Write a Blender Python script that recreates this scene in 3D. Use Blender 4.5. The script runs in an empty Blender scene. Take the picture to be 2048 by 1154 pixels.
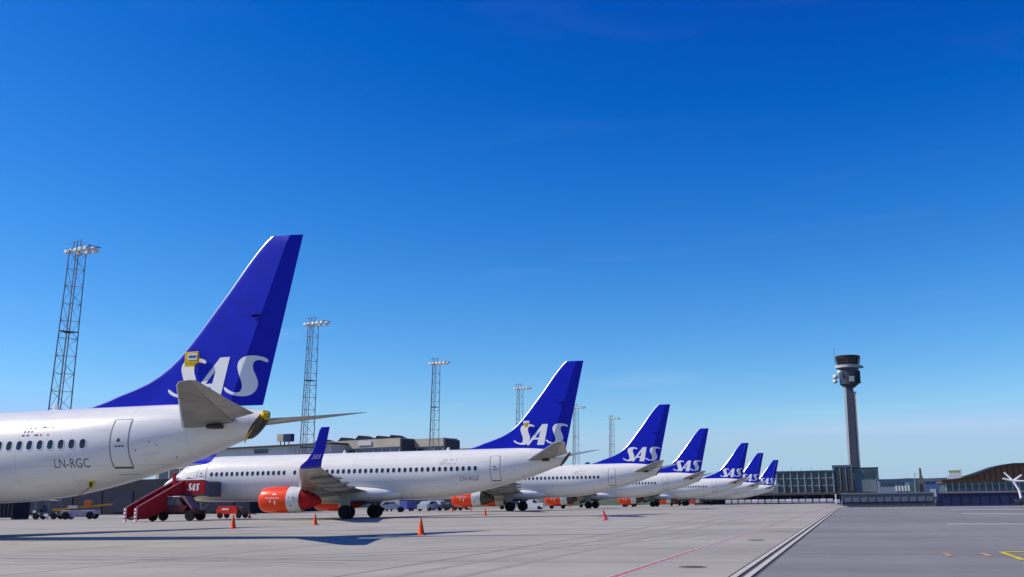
import bpy, bmesh, math, random
from mathutils import Vector, Matrix
from mathutils.geometry import tessellate_polygon
random.seed(7)
SC = bpy.context.scene
COL = SC.collection
R = math.radians
PI = math.pi

# ------------------------------------------------------------------ camera
CAM_H = 1.4088
cam_d = bpy.data.cameras.new('camera')
cam = bpy.data.objects.new('camera', cam_d); COL.objects.link(cam)
cam_d.sensor_width = 36.0
cam_d.lens = 36.0 * 2005.08 / 2048
cam_d.clip_start = 0.1; cam_d.clip_end = 20000
_r = Vector((0.94769, 0.318871, -0.014314)); _u = Vector((0.078867, -0.19047, 0.97852)); _f = Vector((-0.309296, 0.928462, 0.205655))
cam.matrix_world = Matrix(((_r.x, _u.x, -_f.x, 0), (_r.y, _u.y, -_f.y, 0), (_r.z, _u.z, -_f.z, CAM_H), (0, 0, 0, 1)))
SC.camera = cam

# ------------------------------------------------------------------ sky, sun, exposure
SUN_EL = 43.0
SUN_AZ = 16.0            # degrees off -X towards -Y
sd = Vector((-math.cos(R(SUN_AZ)) * math.cos(R(SUN_EL)), -math.sin(R(SUN_AZ)) * math.cos(R(SUN_EL)), math.sin(R(SUN_EL))))
W = bpy.data.worlds.new('World'); SC.world = W; W.use_nodes = True
nt = W.node_tree; nt.nodes.clear()
out = nt.nodes.new('ShaderNodeOutputWorld'); bg = nt.nodes.new('ShaderNodeBackground')
sky = nt.nodes.new('ShaderNodeTexSky'); sky.sky_type = 'NISHITA'; sky.sun_disc = False
sky.sun_elevation = R(SUN_EL); sky.sun_rotation = math.atan2(sd.x, sd.y)
sky.altitude = 200; sky.air_density = 1.0; sky.dust_density = 0.3; sky.ozone_density = 3.0
# deepen the clear northern sky: drop the grey part of red and green
def vmath(op, a, b):
    k = nt.nodes.new('ShaderNodeVectorMath'); k.operation = op; nt.links.new(a, k.inputs[0]); k.inputs[1].default_value = b; return k.outputs[0]
hs0 = nt.nodes.new('ShaderNodeHueSaturation'); hs0.inputs['Saturation'].default_value = 1.25
nt.links.new(sky.outputs[0], hs0.inputs['Color'])
deep = vmath('MAXIMUM', vmath('SUBTRACT', hs0.outputs[0], (0.60, 0.86, 0.0)), (0.0, 0.0, 0.0))
hs = nt.nodes.new('ShaderNodeVectorMath'); hs.operation = 'MULTIPLY'; nt.links.new(vmath('POWER', deep, (1.2, 1.0, 1.0)), hs.inputs[0]); hs.inputs[1].default_value = (1.0, 1.62, 1.70)
sp = nt.nodes.new('ShaderNodeSeparateXYZ'); nt.links.new(hs.outputs[0], sp.inputs[0]); cmb = nt.nodes.new('ShaderNodeCombineXYZ')
def smath(op, a, b):
    k = nt.nodes.new('ShaderNodeMath'); k.operation = op; nt.links.new(a, k.inputs[0])
    if isinstance(b, (int, float)): k.inputs[1].default_value = b
    else: nt.links.new(b, k.inputs[1])
    return k.outputs[0]
g_ = smath('MINIMUM', sp.outputs[1], 7.2)          # pale blue, not yellow, low down
nt.links.new(smath('MINIMUM', sp.outputs[0], smath('MULTIPLY', g_, 0.66)), cmb.inputs[0])
nt.links.new(g_, cmb.inputs[1]); nt.links.new(smath('MAXIMUM', sp.outputs[2], smath('MULTIPLY', g_, 1.26)), cmb.inputs[2])
hs = cmb
# thin cirrus wisps in the sky
tc = nt.nodes.new('ShaderNodeTexCoord'); mp = nt.nodes.new('ShaderNodeMapping'); mp.inputs['Scale'].default_value = (2.0, 2.0, 14.0)
nz = nt.nodes.new('ShaderNodeTexNoise'); nz.inputs['Scale'].default_value = 1.7; nz.inputs['Detail'].default_value = 5; nz.inputs['Distortion'].default_value = 0.6
cr = nt.nodes.new('ShaderNodeMapRange'); cr.inputs['From Min'].default_value = 0.58; cr.inputs['From Max'].default_value = 0.85; cr.inputs['To Max'].default_value = 0.035
szz = nt.nodes.new('ShaderNodeSeparateXYZ'); nt.links.new(tc.outputs['Generated'], szz.inputs[0])
lowm = nt.nodes.new('ShaderNodeMapRange'); lowm.inputs['From Min'].default_value = 0.24; lowm.inputs['From Max'].default_value = 0.08; lowm.inputs['To Min'].default_value = 0.8; lowm.inputs['To Max'].default_value = 9.0
nt.links.new(szz.outputs[2], lowm.inputs['Value'])
mx = nt.nodes.new('ShaderNodeMix'); mx.data_type = 'RGBA'
nt.links.new(tc.outputs['Generated'], mp.inputs['Vector']); nt.links.new(mp.outputs[0], nz.inputs['Vector'])
nt.links.new(nz.outputs['Fac'], cr.inputs['Value']); nt.links.new(smath('MULTIPLY', cr.outputs[0], lowm.outputs[0]), mx.inputs['Factor'])
nt.links.new(hs.outputs[0], mx.inputs['A']); mx.inputs['B'].default_value = (7.0, 8.6, 11.0, 1)
nt.links.new(mx.outputs['Result'], bg.inputs['Color']); bg.inputs['Strength'].default_value = 0.085
nt.links.new(bg.outputs[0], out.inputs[0])
sl = bpy.data.lights.new('sun', 'SUN'); sl.energy = 4.9; sl.angle = R(0.53); sl.color = (1.0, 0.92, 0.77)
so = bpy.data.objects.new('sun', sl); COL.objects.link(so); so.rotation_euler = sd.to_track_quat('Z', 'Y').to_euler(); so.location = (0, 0, 60)
SC.view_settings.view_transform = 'Standard'; SC.view_settings.look = 'None'
SC.view_settings.exposure = 0.0; SC.view_settings.gamma = 1.0

# ------------------------------------------------------------------ materials
MATS = {}
def mat(name, col, rough=0.5, metal=0.0, var=0.10, scale=3.0, coat=0.0, bump=0.0, vec=(1, 1, 1), spec=None):
    if name in MATS: return MATS[name]
    m = bpy.data.materials.new(name); m.use_nodes = True; n = m.node_tree; b = n.nodes['Principled BSDF']
    b.inputs['Roughness'].default_value = rough; b.inputs['Metallic'].default_value = metal
    b.inputs['Specular IOR Level'].default_value = spec if spec is not None else (0.5 if (metal > 0.1 or rough < 0.31) else 0.22)
    b.inputs['Coat Weight'].default_value = coat; b.inputs['Coat Roughness'].default_value = 0.08
    t = n.nodes.new('ShaderNodeTexCoord'); mpp = n.nodes.new('ShaderNodeMapping'); mpp.inputs['Scale'].default_value = vec
    z = n.nodes.new('ShaderNodeTexNoise'); z.inputs['Scale'].default_value = scale; z.inputs['Detail'].default_value = 5
    n.links.new(t.outputs['Object'], mpp.inputs[0]); n.links.new(mpp.outputs[0], z.inputs['Vector'])
    rr = n.nodes.new('ShaderNodeMapRange'); rr.inputs['From Min'].default_value = 0.3; rr.inputs['From Max'].default_value = 0.7
    rr.inputs['To Min'].default_value = 1 - var; rr.inputs['To Max'].default_value = 1 + var
    n.links.new(z.outputs['Fac'], rr.inputs['Value'])
    v = n.nodes.new('ShaderNodeVectorMath'); v.operation = 'SCALE'; v.inputs[0].default_value = col[:3]
    n.links.new(rr.outputs[0], v.inputs['Scale']); n.links.new(v.outputs[0], b.inputs['Base Color'])
    if bump:
        bp = n.nodes.new('ShaderNodeBump'); bp.inputs['Strength'].default_value = bump; bp.inputs['Distance'].default_value = 0.02
        n.links.new(z.outputs['Fac'], bp.inputs['Height']); n.links.new(bp.outputs[0], b.inputs['Normal'])
    MATS[name] = m
    return m

M_WHITE = mat('white_paint', (0.78, 0.755, 0.69), 0.30, 0, 0.035, 0.8, 0.25, 0, (1, 1, 2.5))
M_DOOR = mat('door_paint', (0.79, 0.765, 0.70), 0.32, 0, 0.03, 2.0, 0.2)
M_BLUE = mat('blue_paint', (0.003, 0.011, 0.46), 0.40, 0, 0.08, 1.0, 0.0, 0, (1, 1, 1), 0.22)
M_ORANGE = mat('orange_paint', (0.90, 0.058, 0.002), 0.32, 0, 0.06, 1.5, 0.3)
M_COWL = mat('pale_cowl_paint', (0.66, 0.66, 0.62), 0.38, 0, 0.05, 2.0)
M_COVER = mat('red_canvas', (0.42, 0.015, 0.018), 0.85, 0, 0.2, 5.0, 0, 0.3)
M_GREY = mat('wing_grey_paint', (0.25, 0.25, 0.235), 0.45, 0, 0.22, 1.1)
M_PANEL = mat('wing_box_grey', (0.21, 0.215, 0.20), 0.24, 0, 0.18, 1.4, 0, 0, (1, 1, 1), 0.6)
M_SILVER = mat('bare_aluminium', (0.72, 0.73, 0.75), 0.28, 0.85, 0.06, 2.0)
M_SEAM = mat('door_seam', (0.10, 0.10, 0.115), 0.6, 0, 0.1)
M_SEAM2 = mat('faint_seam', (0.42, 0.42, 0.44), 0.6, 0, 0.1)
M_GLASS = mat('cabin_glass', (0.022, 0.026, 0.04), 0.12, 0, 0.3, 6.0)
M_FRAME = mat('window_frame_paint', (0.74, 0.74, 0.74), 0.4, 0, 0.03)
M_REG = mat('grey_lettering', (0.16, 0.16, 0.17), 0.5, 0, 0.08)
M_NAVYMARK = mat('navy_marking', (0.05, 0.04, 0.22), 0.5, 0, 0.1)
M_REDMARK = mat('red_marking', (0.50, 0.12, 0.10), 0.5, 0, 0.1)
M_LETTER = mat('white_lettering', (0.88, 0.87, 0.82), 0.4, 0, 0.03)
M_RUBBER = mat('rubber', (0.012, 0.012, 0.013), 0.8, 0, 0.2, 8)
M_DARK = mat('dark_metal', (0.035, 0.034, 0.033), 0.55, 0.2, 0.25, 4)
M_STEEL = mat('gear_steel', (0.30, 0.31, 0.32), 0.4, 0.6, 0.1, 6)
M_YELLOW = mat('yellow_cloth', (0.72, 0.50, 0.02), 0.75, 0, 0.15, 8)
M_BURNT = mat('burnt_metal', (0.075, 0.062, 0.045), 0.6, 0.2, 0.3, 6)
M_CONE = mat('cone_orange', (0.78, 0.085, 0.015), 0.55, 0, 0.1, 10)
M_CONE2 = mat('cone_magenta_red', (0.62, 0.025, 0.05), 0.55, 0, 0.1, 10)
M_RED = mat('truck_red', (0.34, 0.003, 0.008), 0.55, 0, 0.15, 2)
M_BRIGHTRED = mat('cart_red', (0.72, 0.03, 0.012), 0.45, 0, 0.12, 2, 0.1)
M_GALV = mat('galvanised_steel', (0.19, 0.21, 0.24), 0.5, 0.55, 0.15, 3)
M_LAMP = mat('lamp_housing', (0.62, 0.62, 0.60), 0.4, 0.1, 0.1)
M_CONC = mat('pale_concrete', (0.46, 0.44, 0.40), 0.8, 0, 0.10, 0.35)
M_BEIGE = mat('beige_cladding', (0.40, 0.365, 0.30), 0.75, 0, 0.10, 0.35)
M_PALEWALL = mat('pale_wall', (0.52, 0.52, 0.53), 0.7, 0, 0.06, 0.4)
M_DKWALL = mat('dark_wall', (0.013, 0.016, 0.030), 0.9, 0, 0.2, 0.5)
M_NAVY = mat('navy_panel', (0.018, 0.028, 0.085), 0.45, 0, 0.2, 0.3)
M_BGLASS = mat('building_glass', (0.035, 0.055, 0.075), 0.12, 0, 0.35, 0.5)
M_TEAL = mat('teal_glass', (0.07, 0.125, 0.15), 0.2, 0, 0.3, 0.3)
M_TAN = mat('tan_steel', (0.16, 0.13, 0.10), 0.7, 0, 0.2, 1)
M_WOOD = mat('brown_timber', (0.24, 0.11, 0.048), 0.65, 0, 0.35, 0.6, 0, 0, (3, 3, 12))
M_ROOF = mat('dark_roof', (0.035, 0.036, 0.036), 0.6, 0, 0.2, 0.5)
M_GREYPANEL = mat('grey_blue_panel', (0.115, 0.135, 0.165), 0.55, 0, 0.12, 0.4)
M_VAN = mat('white_vehicle_paint', (0.74, 0.74, 0.73), 0.35, 0, 0.03, 2, 0.3)
M_BLUEVAN = mat('blue_vehicle_paint', (0.06, 0.08, 0.34), 0.35, 0, 0.05, 2, 0.3)
M_SILVERCAR = mat('silver_vehicle_paint', (0.42, 0.44, 0.47), 0.35, 0.3, 0.05, 2, 0.3)
M_BLACKCAR = mat('dark_vehicle_paint', (0.02, 0.022, 0.03), 0.3, 0, 0.1, 2, 0.3)
M_LILAC = mat('pale_lilac_paint', (0.34, 0.32, 0.40), 0.5, 0, 0.1, 3)
M_AMBER = mat('amber_paint', (0.52, 0.24, 0.02), 0.5, 0, 0.15, 3)
M_FOL = mat('spruce_needles', (0.018, 0.035, 0.026), 0.8, 0, 0.5, 1.5)
M_BARK = mat('bark', (0.06, 0.045, 0.03), 0.9, 0, 0.2, 4)
def worn(name, paint, under, wear):
    m = bpy.data.materials.new(name); m.use_nodes = True; n = m.node_tree; b = n.nodes['Principled BSDF']; b.inputs['Roughness'].default_value = 0.75
    t = n.nodes.new('ShaderNodeTexCoord'); z = n.nodes.new('ShaderNodeTexNoise'); z.inputs['Scale'].default_value = 3.0; z.inputs['Detail'].default_value = 7; z.inputs['Roughness'].default_value = 0.7
    r_ = n.nodes.new('ShaderNodeMapRange'); r_.inputs['From Min'].default_value = 0.35; r_.inputs['From Max'].default_value = 0.65; r_.inputs['To Min'].default_value = max(0, wear - .35); r_.inputs['To Max'].default_value = min(1, wear + .35)
    x = n.nodes.new('ShaderNodeMix'); x.data_type = 'RGBA'; x.inputs['A'].default_value = (*paint, 1); x.inputs['B'].default_value = (*under, 1)
    n.links.new(t.outputs['Object'], z.inputs['Vector']); n.links.new(z.outputs['Fac'], r_.inputs['Value']); n.links.new(r_.outputs[0], x.inputs['Factor']); n.links.new(x.outputs['Result'], b.inputs['Base Color'])
    return m
M_REDLINE = worn('red_line_paint', (0.52, 0.06, 0.10), (0.37, 0.33, 0.30), 0.30)
M_REDWORN = worn('worn_red_line_paint', (0.50, 0.10, 0.13), (0.36, 0.33, 0.30), 0.62)
M_WHITELINE = worn('white_line_paint', (0.58, 0.56, 0.54), (0.37, 0.35, 0.32), 0.5)
M_YELLINE = mat('yellow_line_paint', (0.60, 0.47, 0.03), 0.7, 0, 0.3, 3)
M_PEACHLINE = mat('faded_orange_paint', (0.50, 0.27, 0.15), 0.7, 0, 0.3, 3)
M_KERB = mat('drain_concrete', (0.50, 0.47, 0.40), 0.8, 0, 0.15, 3)
M_SLOT = mat('drain_slot', (0.11, 0.10, 0.09), 0.8, 0, 0.2, 3)
M_IRON = mat('cast_iron', (0.085, 0.07, 0.055), 0.7, 0.2, 0.3, 6)
M_HILL = mat('hill_forest', (0.035, 0.05, 0.05), 0.95, 0, 0.3, 0.01)
M_GRASS = mat('grass_field', (0.07, 0.09, 0.04), 0.95, 0, 0.25, 0.02)

def add_seams(m, specs, depth):
    """thin skin joints: (axis, spacing, offset, half width) in object space, darkening the paint a little"""
    n = m.node_tree; b = n.nodes['Principled BSDF']; L = n.links.new
    src = b.inputs['Base Color'].links[0].from_socket
    t = n.nodes.new('ShaderNodeTexCoord'); sp_ = n.nodes.new('ShaderNodeSeparateXYZ'); L(t.outputs['Object'], sp_.inputs[0]); acc = None
    def mt(op, a, bb):
        k = n.nodes.new('ShaderNodeMath'); k.operation = op
        for i, x in enumerate((a, bb)):
            if isinstance(x, (int, float)): k.inputs[i].default_value = x
            else: L(x, k.inputs[i])
        return k.outputs[0]
    for ax, spc, off, hw in specs:
        q = mt('DIVIDE', mt('ADD', sp_.outputs[ax], off), spc); fr = mt('SUBTRACT', q, mt('FLOOR', q, 0))
        d = mt('MULTIPLY', mt('MINIMUM', fr, mt('SUBTRACT', 1.0, fr)), spc); l = mt('LESS_THAN', d, hw)
        acc = l if acc is None else mt('MAXIMUM', acc, l)
    zz = n.nodes.new('ShaderNodeTexNoise'); zz.inputs['Scale'].default_value = 1.0; zz.inputs['Detail'].default_value = 6
    mp_ = n.nodes.new('ShaderNodeMapping'); mp_.inputs['Scale'].default_value = (0.35, 3.0, 3.0); L(t.outputs['Object'], mp_.inputs[0]); L(mp_.outputs[0], zz.inputs['Vector'])
    dirt = n.nodes.new('ShaderNodeMapRange'); dirt.inputs['From Min'].default_value = .56; dirt.inputs['From Max'].default_value = .72; dirt.inputs['To Min'].default_value = 1.0; dirt.inputs['To Max'].default_value = .88; L(zz.outputs['Fac'], dirt.inputs['Value'])
    v = n.nodes.new('ShaderNodeVectorMath'); v.operation = 'SCALE'; L(src, v.inputs[0]); L(mt('MULTIPLY', mt('SUBTRACT', 1.0, mt('MULTIPLY', acc, depth)), dirt.outputs[0]), v.inputs['Scale']); L(v.outputs[0], b.inputs['Base Color'])
add_seams(M_WHITE, (('X', 2.55, 0.4, .009), ('Z', 40.0, -4.78, .009), ('Z', 40.0, -3.02, .009)), .28)
add_seams(M_BLUE, (('Z', 1.9, 0.35, .010), ('X', 2.1, 0.2, .009)), .40)
add_seams(M_GREY, (('Y', 1.25, 0.2, .012), ('X', 1.4, 0.1, .009)), .35)
add_seams(M_PANEL, (('Y', 1.6, 0.2, .012), ('X', 1.5, 0.1, .010)), .30)
add_seams(M_ORANGE, (('X', 40.0, 6.2, .012), ('Z', 40.0, -1.55, .012)), .45)

def pavement(name, base, warm, joint, slab, jw):
    """slabs with their own tint, dark joints, stains"""
    m = bpy.data.materials.new(name); m.use_nodes = True; n = m.node_tree; b = n.nodes['Principled BSDF']
    b.inputs['Roughness'].default_value = 0.85
    L = n.links.new; N = n.nodes.new
    t = N('ShaderNodeTexCoord'); sep = N('ShaderNodeSeparateXYZ'); L(t.outputs['Object'], sep.inputs[0])
    def math_(op, a, bb=None):
        k = N('ShaderNodeMath'); k.operation = op
        for i, x in enumerate((a, bb)):
            if x is None: continue
            if isinstance(x, (int, float)): k.inputs[i].default_value = x
            else: L(x, k.inputs[i])
        return k.outputs[0]
    cells = []; lines = []
    for ax, sz, off in (('X', slab[0], 2.1), ('Y', slab[1], 1.3)):
        q = math_('DIVIDE', math_('ADD', sep.outputs[ax], off), sz)
        cells.append(math_('FLOOR', q)); fr = math_('FRACT', q)
        d = math_('MULTIPLY', math_('MINIMUM', fr, math_('SUBTRACT', 1.0, fr)), sz)
        lines.append(math_('LESS_THAN', d, jw))
    cb = N('ShaderNodeCombineXYZ'); L(cells[0], cb.inputs[0]); L(cells[1], cb.inputs[1])
    wn = N('ShaderNodeTexWhiteNoise'); wn.noise_dimensions = '2D'; L(cb.outputs[0], wn.inputs['Vector'])
    line = math_('MAXIMUM', lines[0], lines[1])
    n1 = N('ShaderNodeTexNoise'); n1.inputs['Scale'].default_value = 0.09; n1.inputs['Detail'].default_value = 8; n1.inputs['Roughness'].default_value = 0.62
    mpn = N('ShaderNodeMapping'); mpn.inputs['Scale'].default_value = (1, 2.2, 1); L(t.outputs['Object'], mpn.inputs[0]); L(mpn.outputs[0], n1.inputs['Vector'])
    n2 = N('ShaderNodeTexNoise'); n2.inputs['Scale'].default_value = 55; n2.inputs['Detail'].default_value = 3; L(t.outputs['Object'], n2.inputs['Vector'])
    n3 = N('ShaderNodeTexNoise'); n3.inputs['Scale'].default_value = 0.55; n3.inputs['Detail'].default_value = 6; L(t.outputs['Object'], n3.inputs['Vector'])
    f = math_('MULTIPLY', math_('ADD', 0.93, math_('MULTIPLY', wn.outputs['Value'], 0.12)),
              math_('ADD', 0.62, math_('MULTIPLY', n1.outputs['Fac'], 0.72)))
    f = math_('MULTIPLY', f, math_('ADD', 0.88, math_('MULTIPLY', n2.outputs['Fac'], 0.24)))
    f = math_('MULTIPLY', f, math_('ADD', 0.86, math_('MULTIPLY', n3.outputs['Fac'], 0.28)))
    n4 = N('ShaderNodeTexNoise'); n4.inputs['Scale'].default_value = 1.0; n4.inputs['Detail'].default_value = 4
    mp4 = N('ShaderNodeMapping'); mp4.inputs['Scale'].default_value = (0.9, 0.03, 1); mp4.inputs['Rotation'].default_value = (0, 0, 0.06); L(t.outputs['Object'], mp4.inputs[0]); L(mp4.outputs[0], n4.inputs['Vector'])
    f = math_('MULTIPLY', f, math_('ADD', 0.90, math_('MULTIPLY', n4.outputs['Fac'], 0.20)))
    n5 = N('ShaderNodeTexNoise'); n5.inputs['Scale'].default_value = 0.22; n5.inputs['Detail'].default_value = 3; L(t.outputs['Object'], n5.inputs['Vector'])
    st5 = N('ShaderNodeMapRange'); st5.inputs['From Min'].default_value = 0.60; st5.inputs['From Max'].default_value = 0.72; st5.inputs['To Min'].default_value = 1.0; st5.inputs['To Max'].default_value = 0.82; L(n5.outputs['Fac'], st5.inputs['Value'])
    f = math_('MULTIPLY', f, st5.outputs[0])
    f = math_('MULTIPLY', f, math_('SUBTRACT', 1.0, math_('MULTIPLY', line, joint)))
    mixc = N('ShaderNodeMix'); mixc.data_type = 'RGBA'; mixc.inputs['A'].default_value = (*base, 1); mixc.inputs['B'].default_value = (*warm, 1); L(n1.outputs['Fac'], mixc.inputs['Factor'])
    vs = N('ShaderNodeVectorMath'); vs.operation = 'SCALE'; L(mixc.outputs['Result'], vs.inputs[0]); L(f, vs.inputs['Scale']); L(vs.outputs[0], b.inputs['Base Color'])
    bp = N('ShaderNodeBump'); bp.inputs['Strength'].default_value = 0.15; bp.inputs['Distance'].default_value = 0.01; L(n2.outputs['Fac'], bp.inputs['Height']); L(bp.outputs[0], b.inputs['Normal'])
    return m
M_APRON = pavement('apron_concrete', (0.325, 0.303, 0.252), (0.36, 0.333, 0.278), 0.62, (7.5, 6.0), 0.045)
M_ASPH = pavement('asphalt', (0.18, 0.178, 0.168), (0.212, 0.208, 0.194), 0.26, (9.0, 11.0), 0.03)

# ------------------------------------------------------------------ helpers
def sm(x):
    t = min(1, max(0, (x + 8) / 8)); return t * t * (3 - 2 * t)
def gz(x, y):
    """the apron falls gently away beyond the third stand"""
    d = y - 122; d = 0.5 * (d + math.hypot(d, 12)); d = min(d, 300)
    return -(0.006 + 0.007 * sm(x)) * d if y > -200 else 0.0

class MB:
    def __init__(s): s.v = []; s.f = []; s.m = []
    def add(s, vs, fs, mi=0):
        o = len(s.v); s.v += [tuple(p) for p in vs]; s.f += [tuple(i + o for i in f) for f in fs]; s.m += [mi] * len(fs); return s
    def box(s, c, d, mi=0, rz=0, bevel=0.0, M=None):
        hx, hy, hz = d[0] / 2, d[1] / 2, d[2] / 2
        T = Matrix.Translation(c) @ Matrix.Rotation(rz, 4, 'Z')
        if M: T = M @ T
        if bevel <= 0:
            P = [T @ Vector((x * hx, y * hy, z * hz)) for z in (-1, 1) for y in (-1, 1) for x in (-1, 1)]
            return s.add(P, [(0, 2, 3, 1), (4, 5, 7, 6), (0, 1, 5, 4), (2, 6, 7, 3), (0, 4, 6, 2), (1, 3, 7, 5)], mi)
        b = bmesh.new(); bmesh.ops.create_cube(b, size=1.0)
        for v in b.verts: v.co = Vector((v.co.x * d[0], v.co.y * d[1], v.co.z * d[2]))
        bmesh.ops.bevel(b, geom=b.edges[:] , offset=bevel, segments=2, affect='EDGES', profile=0.5)
        b.verts.index_update()
        s.add([T @ v.co for v in b.verts], [[v.index for v in f.verts] for f in b.faces], mi); b.free(); return s
    def tube(s, a, b, r0, r1=None, n=8, mi=0, caps=True):
        a = Vector(a); b = Vector(b); r1 = r0 if r1 is None else r1
        d = (b - a).normalized(); q = d.to_track_quat('Z', 'Y')
        P = []
        for p, r in ((a, r0), (b, r1)):
            for i in range(n):
                t = 2 * PI * i / n; P.append(p + q @ Vector((r * math.cos(t), r * math.sin(t), 0)))
        F = [(i, (i + 1) % n, n + (i + 1) % n, n + i) for i in range(n)]
        if caps: F += [tuple(range(n - 1, -1, -1)), tuple(range(n, 2 * n))]
        return s.add(P, F, mi)
    def loft(s, rings, mi=0, cap0=True, cap1=True, closed=True):
        n = len(rings[0]); P = [p for r in rings for p in r]; F = []
        for k in range(len(rings) - 1):
            for i in range(n if closed else n - 1):
                j = (i + 1) % n; F.append((k * n + i, k * n + j, (k + 1) * n + j, (k + 1) * n + i))
        if cap0: F.append(tuple(range(n - 1, -1, -1)))
        if cap1: F.append(tuple((len(rings) - 1) * n + i for i in range(n)))
        return s.add(P, F, mi)
    def lathe(s, prof, n=32, c=(0, 0, 0), axis='Z', mi=0, zs=1.0):
        rings = []
        for (t, r) in prof:
            ring = []
            for i in range(n):
                a = 2 * PI * i / n; ca, sa = math.cos(a) * r, math.sin(a) * r
                ring.append((c[0] + ca, c[1] + sa, c[2] + t) if axis == 'Z' else ((c[0] + t, c[1] + ca, c[2] + sa) if axis == 'X' else (c[0] + ca, c[1] + t, c[2] + sa)))
            rings.append(ring)
        return s.loft(rings, mi)
    def prism(s, poly, y0, y1, mi=0, fn=None):
        """polygon in the x-z plane, extruded along y"""
        n = len(poly); P = [(x, y0, z) for x, z in poly] + [(x, y1, z) for x, z in poly]
        F = [tuple(range(n - 1, -1, -1)), tuple(range(n, 2 * n))] + [(i, (i + 1) % n, n + (i + 1) % n, n + i) for i in range(n)]
        if fn: P = [fn(p) for p in P]
        return s.add(P, F, mi)
    def build(s, name, mats, parent=None, smooth=None, loc=None, rot=None, tf=None):
        me = bpy.data.meshes.new(name)
        vs = [tf(p) for p in s.v] if tf else s.v
        me.from_pydata(vs, [], s.f)
        b = bmesh.new(); b.from_mesh(me); bmesh.ops.recalc_face_normals(b, faces=b.faces); b.to_mesh(me); b.free()
        mats = mats if isinstance(mats, (list, tuple)) else [mats]
        for m in mats: me.materials.append(m)
        me.polygons.foreach_set('material_index', s.m)
        if smooth is not None:
            me.polygons.foreach_set('use_smooth', [True] * len(me.polygons)); me.set_sharp_from_angle(angle=R(smooth))
        me.update()
        o = bpy.data.objects.new(name, me); COL.objects.link(o)
        if parent: o.parent = parent
        if loc is not None: o.location = loc
        if rot is not None: o.rotation_euler = rot
        return o

def tag(o, label=None, cat=None, group=None, kind=None):
    if label: o['label'] = label
    if cat: o['category'] = cat
    if group: o['group'] = group
    if kind: o['kind'] = kind
    return o
def empty(name, loc, rz=0.0, rot=None, **k):
    o = bpy.data.objects.new(name, None); COL.objects.link(o); o.location = loc; o.empty_display_size = 0.3
    o.rotation_euler = rot if rot else (0, 0, rz)
    return tag(o, **k)
def copy_tree(o, parent=None, skip=()):
    c = o.copy(); COL.objects.link(c); c.parent = parent
    if parent: c.matrix_parent_inverse = o.matrix_parent_inverse
    for ch in list(o.children):
        if ch.name.split('.')[0] in skip: continue
        copy_tree(ch, c, skip)
    return c

def poly_faces(loops, cuts=0):
    """triangulate 2-D loops (outer + holes) and subdivide; returns verts2d, faces"""
    vl = [[Vector((x, z, 0)) for x, z in lp] for lp in loops]
    tri = tessellate_polygon(vl); pts = [p for lp in vl for p in lp]
    b = bmesh.new(); bv = [b.verts.new(p) for p in pts]
    for t in tri:
        try: b.faces.new([bv[i] for i in t])
        except ValueError: pass
    if cuts:
        for _ in range(cuts):
            es = [e for e in b.edges if e.calc_length() > 0.12]
            if es: bmesh.ops.subdivide_edges(b, edges=es, cuts=1, use_grid_fill=True)
            bmesh.ops.triangulate(b, faces=b.faces)
    b.verts.index_update()
    V = [(v.co.x, v.co.y) for v in b.verts]; F = [[v.index for v in f.verts] for f in b.faces]; b.free()
    return V, F
def text_faces(txt, width=None, height=None, spacing=1.0):
    cu = bpy.data.curves.new('lettering', 'FONT'); cu.body = txt; cu.space_character = spacing; cu.resolution_u = 3
    ob = bpy.data.objects.new('lettering', cu); COL.objects.link(ob)
    dg = bpy.context.evaluated_depsgraph_get(); me = bpy.data.meshes.new_from_object(ob.evaluated_get(dg))
    V = [(v.co.x, v.co.y) for v in me.vertices]; F = [list(p.vertices) for p in me.polygons]
    bpy.data.objects.remove(ob); bpy.data.curves.remove(cu); bpy.data.meshes.remove(me)
    x0 = min(v[0] for v in V); x1 = max(v[0] for v in V); y0 = min(v[1] for v in V); y1 = max(v[1] for v in V)
    kx = (width / (x1 - x0)) if width else 1; ky = (height / (y1 - y0)) if height else kx
    if width is None: kx = ky
    return [((v[0] - x0) * kx, (v[1] - y0) * ky) for v in V], F
def spline(ctrl):
    """monotone-ish cubic through (x, y) control points"""
    xs = [c[0] for c in ctrl]; ys = [c[1] for c in ctrl]; n = len(xs)
    d = [(ys[i + 1] - ys[i]) / (xs[i + 1] - xs[i]) for i in range(n - 1)]
    m = [d[0]] + [0 if d[i - 1] * d[i] <= 0 else 2 * d[i - 1] * d[i] / (d[i - 1] + d[i]) for i in range(1, n - 1)] + [d[-1]]
    def f(x):
        if x <= xs[0]: return ys[0]
        if x >= xs[-1]: return ys[-1]
        i = 0
        while xs[i + 1] < x: i += 1
        h = xs[i + 1] - xs[i]; t = (x - xs[i]) / h
        return (ys[i] * (1 + 2 * t) * (1 - t) ** 2 + h * m[i] * t * (1 - t) ** 2 + ys[i + 1] * t * t * (3 - 2 * t) + h * m[i + 1] * t * t * (t - 1))
    return f

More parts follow.
